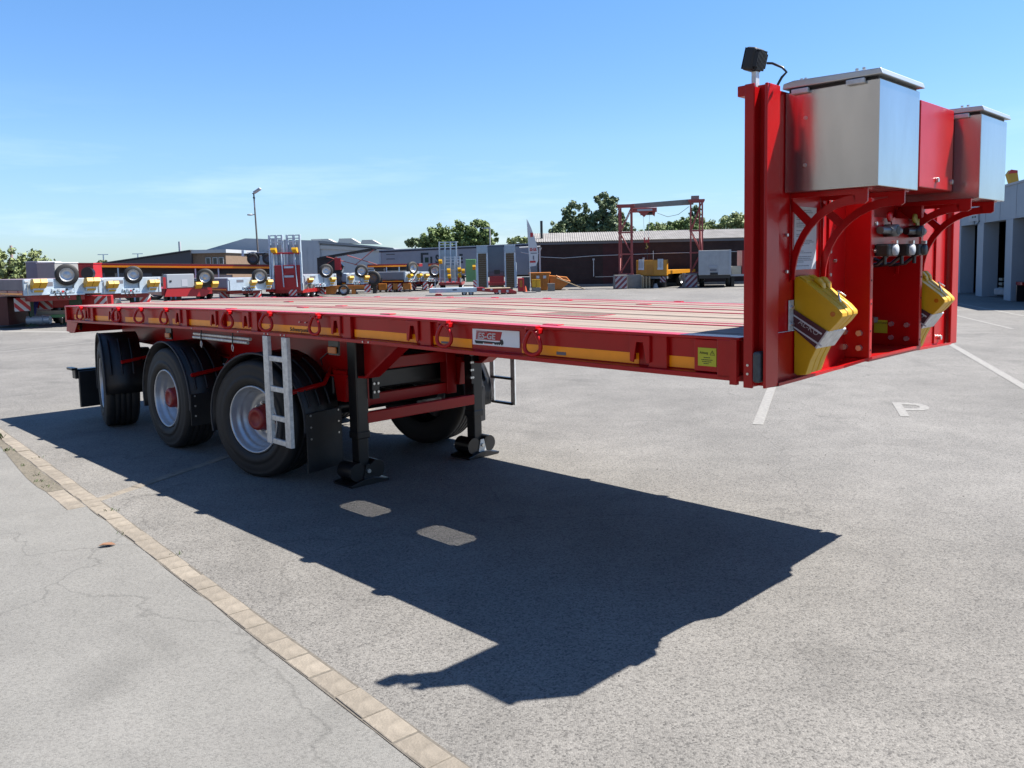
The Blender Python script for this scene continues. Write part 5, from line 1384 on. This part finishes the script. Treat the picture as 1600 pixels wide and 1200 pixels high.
for k, (X, Y, h, lab) in enumerate(((-82.6, 170, 5.3, 'distant lamp mast farther from the dark hall, just left of the other mast'), (-75.6, 170, 5.3, 'distant lamp mast nearer to the dark hall roof'))):
    T = thing('lamp_mast', lab, 'lamp post', (X, Y, 0), 0, 'distant lamp masts')
    MB().tube([(0, 0, 0), (0, 0, h)], .12, 6).build('pole', GALVB, T); box(-1.1, 1.1, -.1, .1, h, h + .14).build('lamp_head', GALVB, T)
FLA = thing('lamp_mast', 'white lamp mast rising above the curtain trailer before the round trees', 'lamp post', (-1.85, 78, 0), 0)
MB().tube([(0, 0, 0), (0, 0, 5.1)], .06, 6).build('pole', HALLW, FLA); box(-.55, .05, -.1, .1, 5.1, 5.22).build('lamp_head', HALLW, FLA)

# ---- pale blue hall with open bays at the right
HV = Vector((.2597, .9657, 0)); HN = Vector((.9657, -.2597, 0))
HW = thing('workshop_hall', 'pale blue workshop hall with tall open bays at the right edge', 'hall', (19.04, 31.27, 0), math.atan2(HV.y, HV.x))
# local x runs along the facade away from the camera, local y is towards the yard (left), -y is inside
def hb(x0, x1, y0, y1, z0, z1, nm, m_, par=None, **k): return box(x0, x1, y0, y1, z0, z1).build(nm, m_, par or HW, **k)
fac = hb(-4, 14, -.5, 0, 3.15, 4.44, 'facade', HALLB)
hb(-4, 14, -.55, .04, 4.441, 4.52, 'roof_edge', HALLG)
for k in range(9): hb(-3.5 + k * 2, -3.47 + k * 2, .001, .012, 3.18, 4.43, 'sheet_joint', HALLB)
for a, b in ((-4, -2.2), (.85, 1.70), (4.75, 5.70), (8.45, 14)): hb(a, b, -.6, 0, 0, 3.148, 'pillar', HALLB, bevel=.01)
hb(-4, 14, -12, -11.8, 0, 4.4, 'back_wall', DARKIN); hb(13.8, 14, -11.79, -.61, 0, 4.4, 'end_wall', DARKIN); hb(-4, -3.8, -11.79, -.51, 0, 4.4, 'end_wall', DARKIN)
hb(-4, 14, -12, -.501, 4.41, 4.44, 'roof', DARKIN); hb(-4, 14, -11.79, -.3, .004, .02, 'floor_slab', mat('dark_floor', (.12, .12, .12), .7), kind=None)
fr_ = hb(5.45, 7.0, .012, .05, 3.28, 3.95, 'sign_frame', HALLG); hb(5.55, 6.9, .051, .056, 3.36, 3.87, 'sign_face', HALLW, fr_)
for a in (5.75, 6.15): hb(a, a + .25, .0565, .06, 3.42, 3.50, 'dark_bar', INK, fr_)
hb(2.5, 4.2, -4.0, -3.2, .9, 1.55, 'white_machine', HALLW); hb(1.8, 4.6, -3.1, -3.0, .84, .90, 'yellow_bar', mat('bar_yellow', (.6, .35, .02), .5)); hb(-2, .8, -3.1, -3.0, .95, 1.02, 'yellow_bar', MATS['bar_yellow'])
hb(6.1, 8.2, -5, -4.6, 1.9, 2.0, 'shelf', HALLG); hb(6.1, 8.2, -5, -4.6, 1.0, 1.1, 'shelf', HALLG); hb(6.05, 6.15, -5, -4.6, 0, 2.0, 'shelf_post', HALLG)
for x in (5.9, 2.3): 
    for k in range(4): hb(x, x + .5, -1.6, -1.1, .03 + k * .2, .15 + k * .2, 'crate', CREAM)
MB().tube([(5.3, .03, 3.26), (5.6, .06, 3.12), (6.0, .06, 3.14), (6.1, .04, 3.28)], .02, 5).build('sign_cable', BLACK, HW)
PB = thing('wrapped_bundle', 'long bundle wrapped in grey film lying in front of the workshop', 'bundle', (20.35, 34.9, 0), R(-62))
MB().box(0, 4.5, -.2, .2, .10, .40).build('wrapped_pack', mat('grey_film', (.50, .52, .56), .3, var=.3, vscale=6, bump=.4, bscale=5), PB, bevel=.06)
for x in (.6, 2.0, 3.6): box(x, x + .12, -.22, .22, 0, .10).build('batten', TIMBER, PB)
RX = thing('red_beam', 'short red steel piece in the open bay at the right frame edge', 'steel beam', (19.55, 32.2, 0), R(75))
box(-.9, .9, -.08, .08, .62, .74).build('beam', REDB, RX, bevel=.01)
for x in (-.7, .7): box(x - .05, x + .05, -.2, .2, 0, .62).build('trestle', BLACK, RX)
CR = thing('crane_jib', 'yellow and red crane head showing above the workshop roof', 'crane', (54.2, 90, 0), 0)
MB().prism([(-.9, 10.2), (-.6, 10.65), (.1, 10.55), (.75, 7.0), (.2, 7.0)], 'y', 0, .5).build('jib_head', mat('crane_yellow', (.65, .38, .02), .5), CR)
MB().prism([(-.92, 10.25), (-.6, 10.7), (.1, 10.6), (.12, 10.35), (-.5, 10.3)], 'y', -.05, -.001).build('red_tip', BRIGHT, CR)
MB().tube([(.75, .2, 9.4), (1.9, .2, 7.5)], .04, 5).build('stay_rope', BLACK, CR); box(.1, .9, 0, .5, 0, 7).build('mast', MATS['crane_yellow'], CR)

# ---- trees: trunk with limbs, crowns of many leaf faces gathered in clumps
def tree(label, x, y, h, crowns, n, lm, leaf=.22, trunk=.18, group=None, name='tree', cat='tree', low=.35):
    T = thing(name, label, cat, (x, y, 0), 0, group)
    base = min(c[2] - c[5] for c in crowns)
    tk_ = MB().tube([(0, 0, 0), (rnd.uniform(-.1, .1), 0, h * .3), (rnd.uniform(-.2, .2), 0, h * .8)], [trunk, trunk * .75, trunk * .2], 8)
    for c in crowns:
        for k in range(3):
            a = rnd.uniform(0, 6.28)
            z0 = rnd.uniform(.3, .6) * h
            tk_.tube([(0, 0, z0), ((c[0] + c[3] * .3 * math.cos(a)) * .6, (c[1] + c[4] * .3 * math.sin(a)) * .6, (z0 + c[2]) / 2 + .2), (c[0] + c[3] * .6 * math.cos(a), c[1] + c[4] * .6 * math.sin(a), c[2] + rnd.uniform(-.2, .5) * c[5])], [trunk * .35, trunk * .2, trunk * .06], 5)
    tk_.build('trunk', BARK, T)
    vs = []; fs = []
    tv = sum(c[3] * c[5] for c in crowns)
    for c in crowns:
        nc = max(18, int(100 * c[3] * c[5] / tv * len(crowns) ** .3))
        cl = []
        for k in range(nc):
            while True:
                p = Vector((rnd.uniform(-1, 1), rnd.uniform(-1, 1), rnd.uniform(-1, 1)))
                if .25 < p.length < 1: break
            p = p.normalized() * (p.length ** .6) * rnd.choice((.9, 1, 1, 1.08, 1.2))
            cl.append((Vector((c[0] + p.x * c[3], c[1] + p.y * c[4], c[2] + p.z * c[5])), rnd.uniform(.13, .38) * (c[3] * c[5]) ** .5))
        per = int(1.9 * n * c[3] * c[5] / tv / nc)
        for (q, r) in cl:
            for k in range(per):
                d = Vector((rnd.gauss(0, 1), rnd.gauss(0, 1), rnd.gauss(0, .75)))
                d = d.normalized() * r * rnd.random() ** .45
                p = q + d
                if p.z < base: continue
                nrm = (d.normalized() + Vector((rnd.gauss(0, .6), rnd.gauss(0, .6), rnd.gauss(.3, .6)))).normalized()
                a = nrm.orthogonal().normalized(); b = nrm.cross(a)
                an = rnd.uniform(0, 6.28); a, b = a * math.cos(an) + b * math.sin(an), b * math.cos(an) - a * math.sin(an)
                s = leaf * rnd.uniform(.6, 1.3); i = len(vs)
                vs += [p - a * s, p - b * s * .55 + nrm * s * .1, p + a * s, p + b * s * .55 - nrm * s * .12]; fs.append((i, i + 1, i + 2, i + 3))
    MB().add(vs, fs).build('crown', lm, T)
    return T
G_P = 'tall poplars behind the shed roof'
tree('leftmost small poplar leaning out from the dark poplar group', 4.6, 84, 5.6, [(.2, 0, 4.9, .8, .8, .9), (.5, 0, 3.9, .9, .8, .9)], 1600, LEAF_P, .17, .15, G_P)
tree('broad dark poplar, left of the two tall ones behind the shed', 6.7, 86, 8, [(0, 0, 6.5, 1.3, 1.2, 1.5), (-.7, 0, 5.2, 1.2, 1.2, 1.4), (.8, 0, 5.0, 1.3, 1.2, 1.6), (0, 0, 4.2, 1.7, 1.4, 1.0)], 5200, LEAF_P, .17, .25, G_P)
tree('tallest dark poplar immediately left of the gantry crane', 9.9, 86, 8.6, [(-.3, 0, 7.2, 1.1, 1.2, 1.4), (.5, 0, 6.6, 1.2, 1.2, 1.6), (-.7, 0, 5.2, 1.4, 1.2, 1.6), (.9, 0, 4.9, 1.5, 1.2, 1.5), (1.6, 0, 4.3, 1.3, 1.2, 1.0)], 6200, LEAF_P, .17, .28, G_P)
G_R = 'round trees behind the curtain trailer'
tree('left round green tree of the clump above the curtain trailer', -7.6, 92, 6.1, [(0, 0, 5.0, 1.3, 1.2, 1.1), (-1.0, 0, 4.3, 1.3, 1.1, .9), (.5, 0, 4.0, 1.6, 1.2, .9)], 3200, LEAF_D, .17, .25, G_R)
tree('middle round green tree of the clump above the curtain trailer', -5.3, 92.5, 6.3, [(0, 0, 5.2, 1.2, 1.2, 1.1), (.4, 0, 4.3, 1.5, 1.2, 1.1)], 2600, LEAF_D, .17, .25, G_R)
tree('right round green tree of the clump, nearest to the feather flag', -3.3, 92, 6.4, [(0, 0, 5.4, 1.2, 1.2, 1.1), (.7, 0, 4.6, 1.3, 1.2, 1.0), (-.2, 0, 4.1, 1.5, 1.2, 1.0)], 3200, LEAF_D, .17, .25, G_R)
G_H = 'bushy trees behind the shed roof right of the poplars'
hx = [(13.6, 4.75, LEAF_D, 'low bushy tree seen through the left half of the gantry crane'), (15.2, 5.0, LEAF_L, 'light green bush seen under the middle of the crane beam'), (16.7, 5.35, LEAF_D, 'dark green bush seen left of the right crane tower'), (19.6, 5.0, LEAF_L, 'light green tree directly right of the right crane tower'), (21.4, 5.7, LEAF_L, 'pale feathery tree top above the white box trailer'), (23.4, 5.5, LEAF_L, 'light green tree partly hidden by the near red post')]
for k, (X, h, lm, lab) in enumerate(hx):
    h += .55; tree(lab, X, 80 + (k % 2) * 1.5, h, [(0, 0, h - 1.0, 1.1, 1.0, .95), (-.7, 0, h - 1.5, 1.3, 1.0, 1.0), (.8, 0, h - 1.6, 1.3, 1.0, 1.0)], 2800, lm, .14, .14, G_H)
tree('dark pointed conifer like tree behind the right crane tower', 18.6, 84, 7.4, [(0, 0, 6.3, .55, .55, .9), (.1, 0, 5.3, .95, .9, 1.1), (0, 0, 4.3, 1.2, 1.0, 1.0)], 2600, LEAF_P, .15, .16)
tree('light green leafy tree at the left edge of the picture', -26.9, 45, 3.3, [(0, 0, 2.3, .9, 1.0, .7), (.9, .2, 2.2, .9, .9, .7), (1.6, .2, 1.95, .8, .8, .7), (-.9, 0, 2.3, .9, 1.0, .8), (.4, -.3, 1.6, 1.3, 1.0, .7)], 4600, LEAF_L, .10, .12)
tree('low distant tree peeping over the curtain trailer roof left of the clump', -17.0, 150, 6.6, [(0, 0, 5.9, 1.6, 1, .7), (2.2, 0, 5.7, 1.4, 1, .6)], 900, LEAF_P, .3, .2)
tree('small far bush above the roof line left of the flag', 1.2, 118, 5.4, [(0, 0, 4.9, 1.6, 1, .5), (-5.5, 0, 4.9, 1.6, 1, .45)], 900, LEAF_L, .25, .15)
for k, (X, Y, h, lab) in enumerate(((-73.2, 150, 3.9, 'tiny distant tree under the farther left lamp mast'), (-67.4, 150, 3.8, 'tiny distant tree at the left end of the dark hall'))):
    tree(lab, X, Y, h, [(0, 0, h - .6, .9, .8, .6), (.9, 0, h - .8, .8, .8, .45)], 500, LEAF_P, .22, .1)
PT = thing('fence_post', 'pale thin post standing in front of the left tree', 'post', (-24.2, 42, 0), 0)
MB().cyl((0, 0, 0), (0, 0, 2.35), .035, 8).build('pole', HALLW, PT)

# ---- hall on the other side of the yard, behind the photographer: seen only in the polished boxes
OH = thing('yard_hall', 'beige brick hall across the yard mirrored in the stainless boxes', 'hall', (TR.location.x, TR.location.y, 0), TR.rotation_euler.z)
box(-28, -18, -16, 30, 0, 8.5).build('wall', mat('beige_brick', (.50, .46, .41), .85, var=.25, vscale=2), OH)
box(-28.2, -17.8, -16.2, 30.2, 8.501, 8.8).build('roof_edge', HALLG, OH)
for k in range(8):
    w_ = box(-17.999, -17.93, -13 + k * 5.4, -9.6 + k * 5.4, 1.2 if k % 3 else 0, 4.4).build('bay_door' if k % 3 == 0 else 'window', HALLG, OH)
    box(-17.929, -17.91, -12.8 + k * 5.4, -9.8 + k * 5.4, 1.4 if k % 3 else .2, 4.2).build('pane', GLASSD, w_)

gr = MB()
for k in range(420):
    a, b = rnd.uniform(-4, 12), rnd.uniform(3.4, 22); r = rnd.uniform(.003, .009)
    if a < -1.1 - .85 * (b - 3.9): continue
    n_ = 5; o_ = rnd.uniform(0, 6)
    gr.add([(a + r * rnd.uniform(.6, 1.2) * math.cos(o_ + 6.283 * i / n_), b + r * rnd.uniform(.6, 1.2) * math.sin(o_ + 6.283 * i / n_), .001) for i in range(n_)] + [(a, b, r * .8 + .001)], [(i, (i + 1) % n_, n_) for i in range(n_)])
gr.build('loose_grit', mat('grit_grey', (.12, .11, .10), .9), kind='stuff')
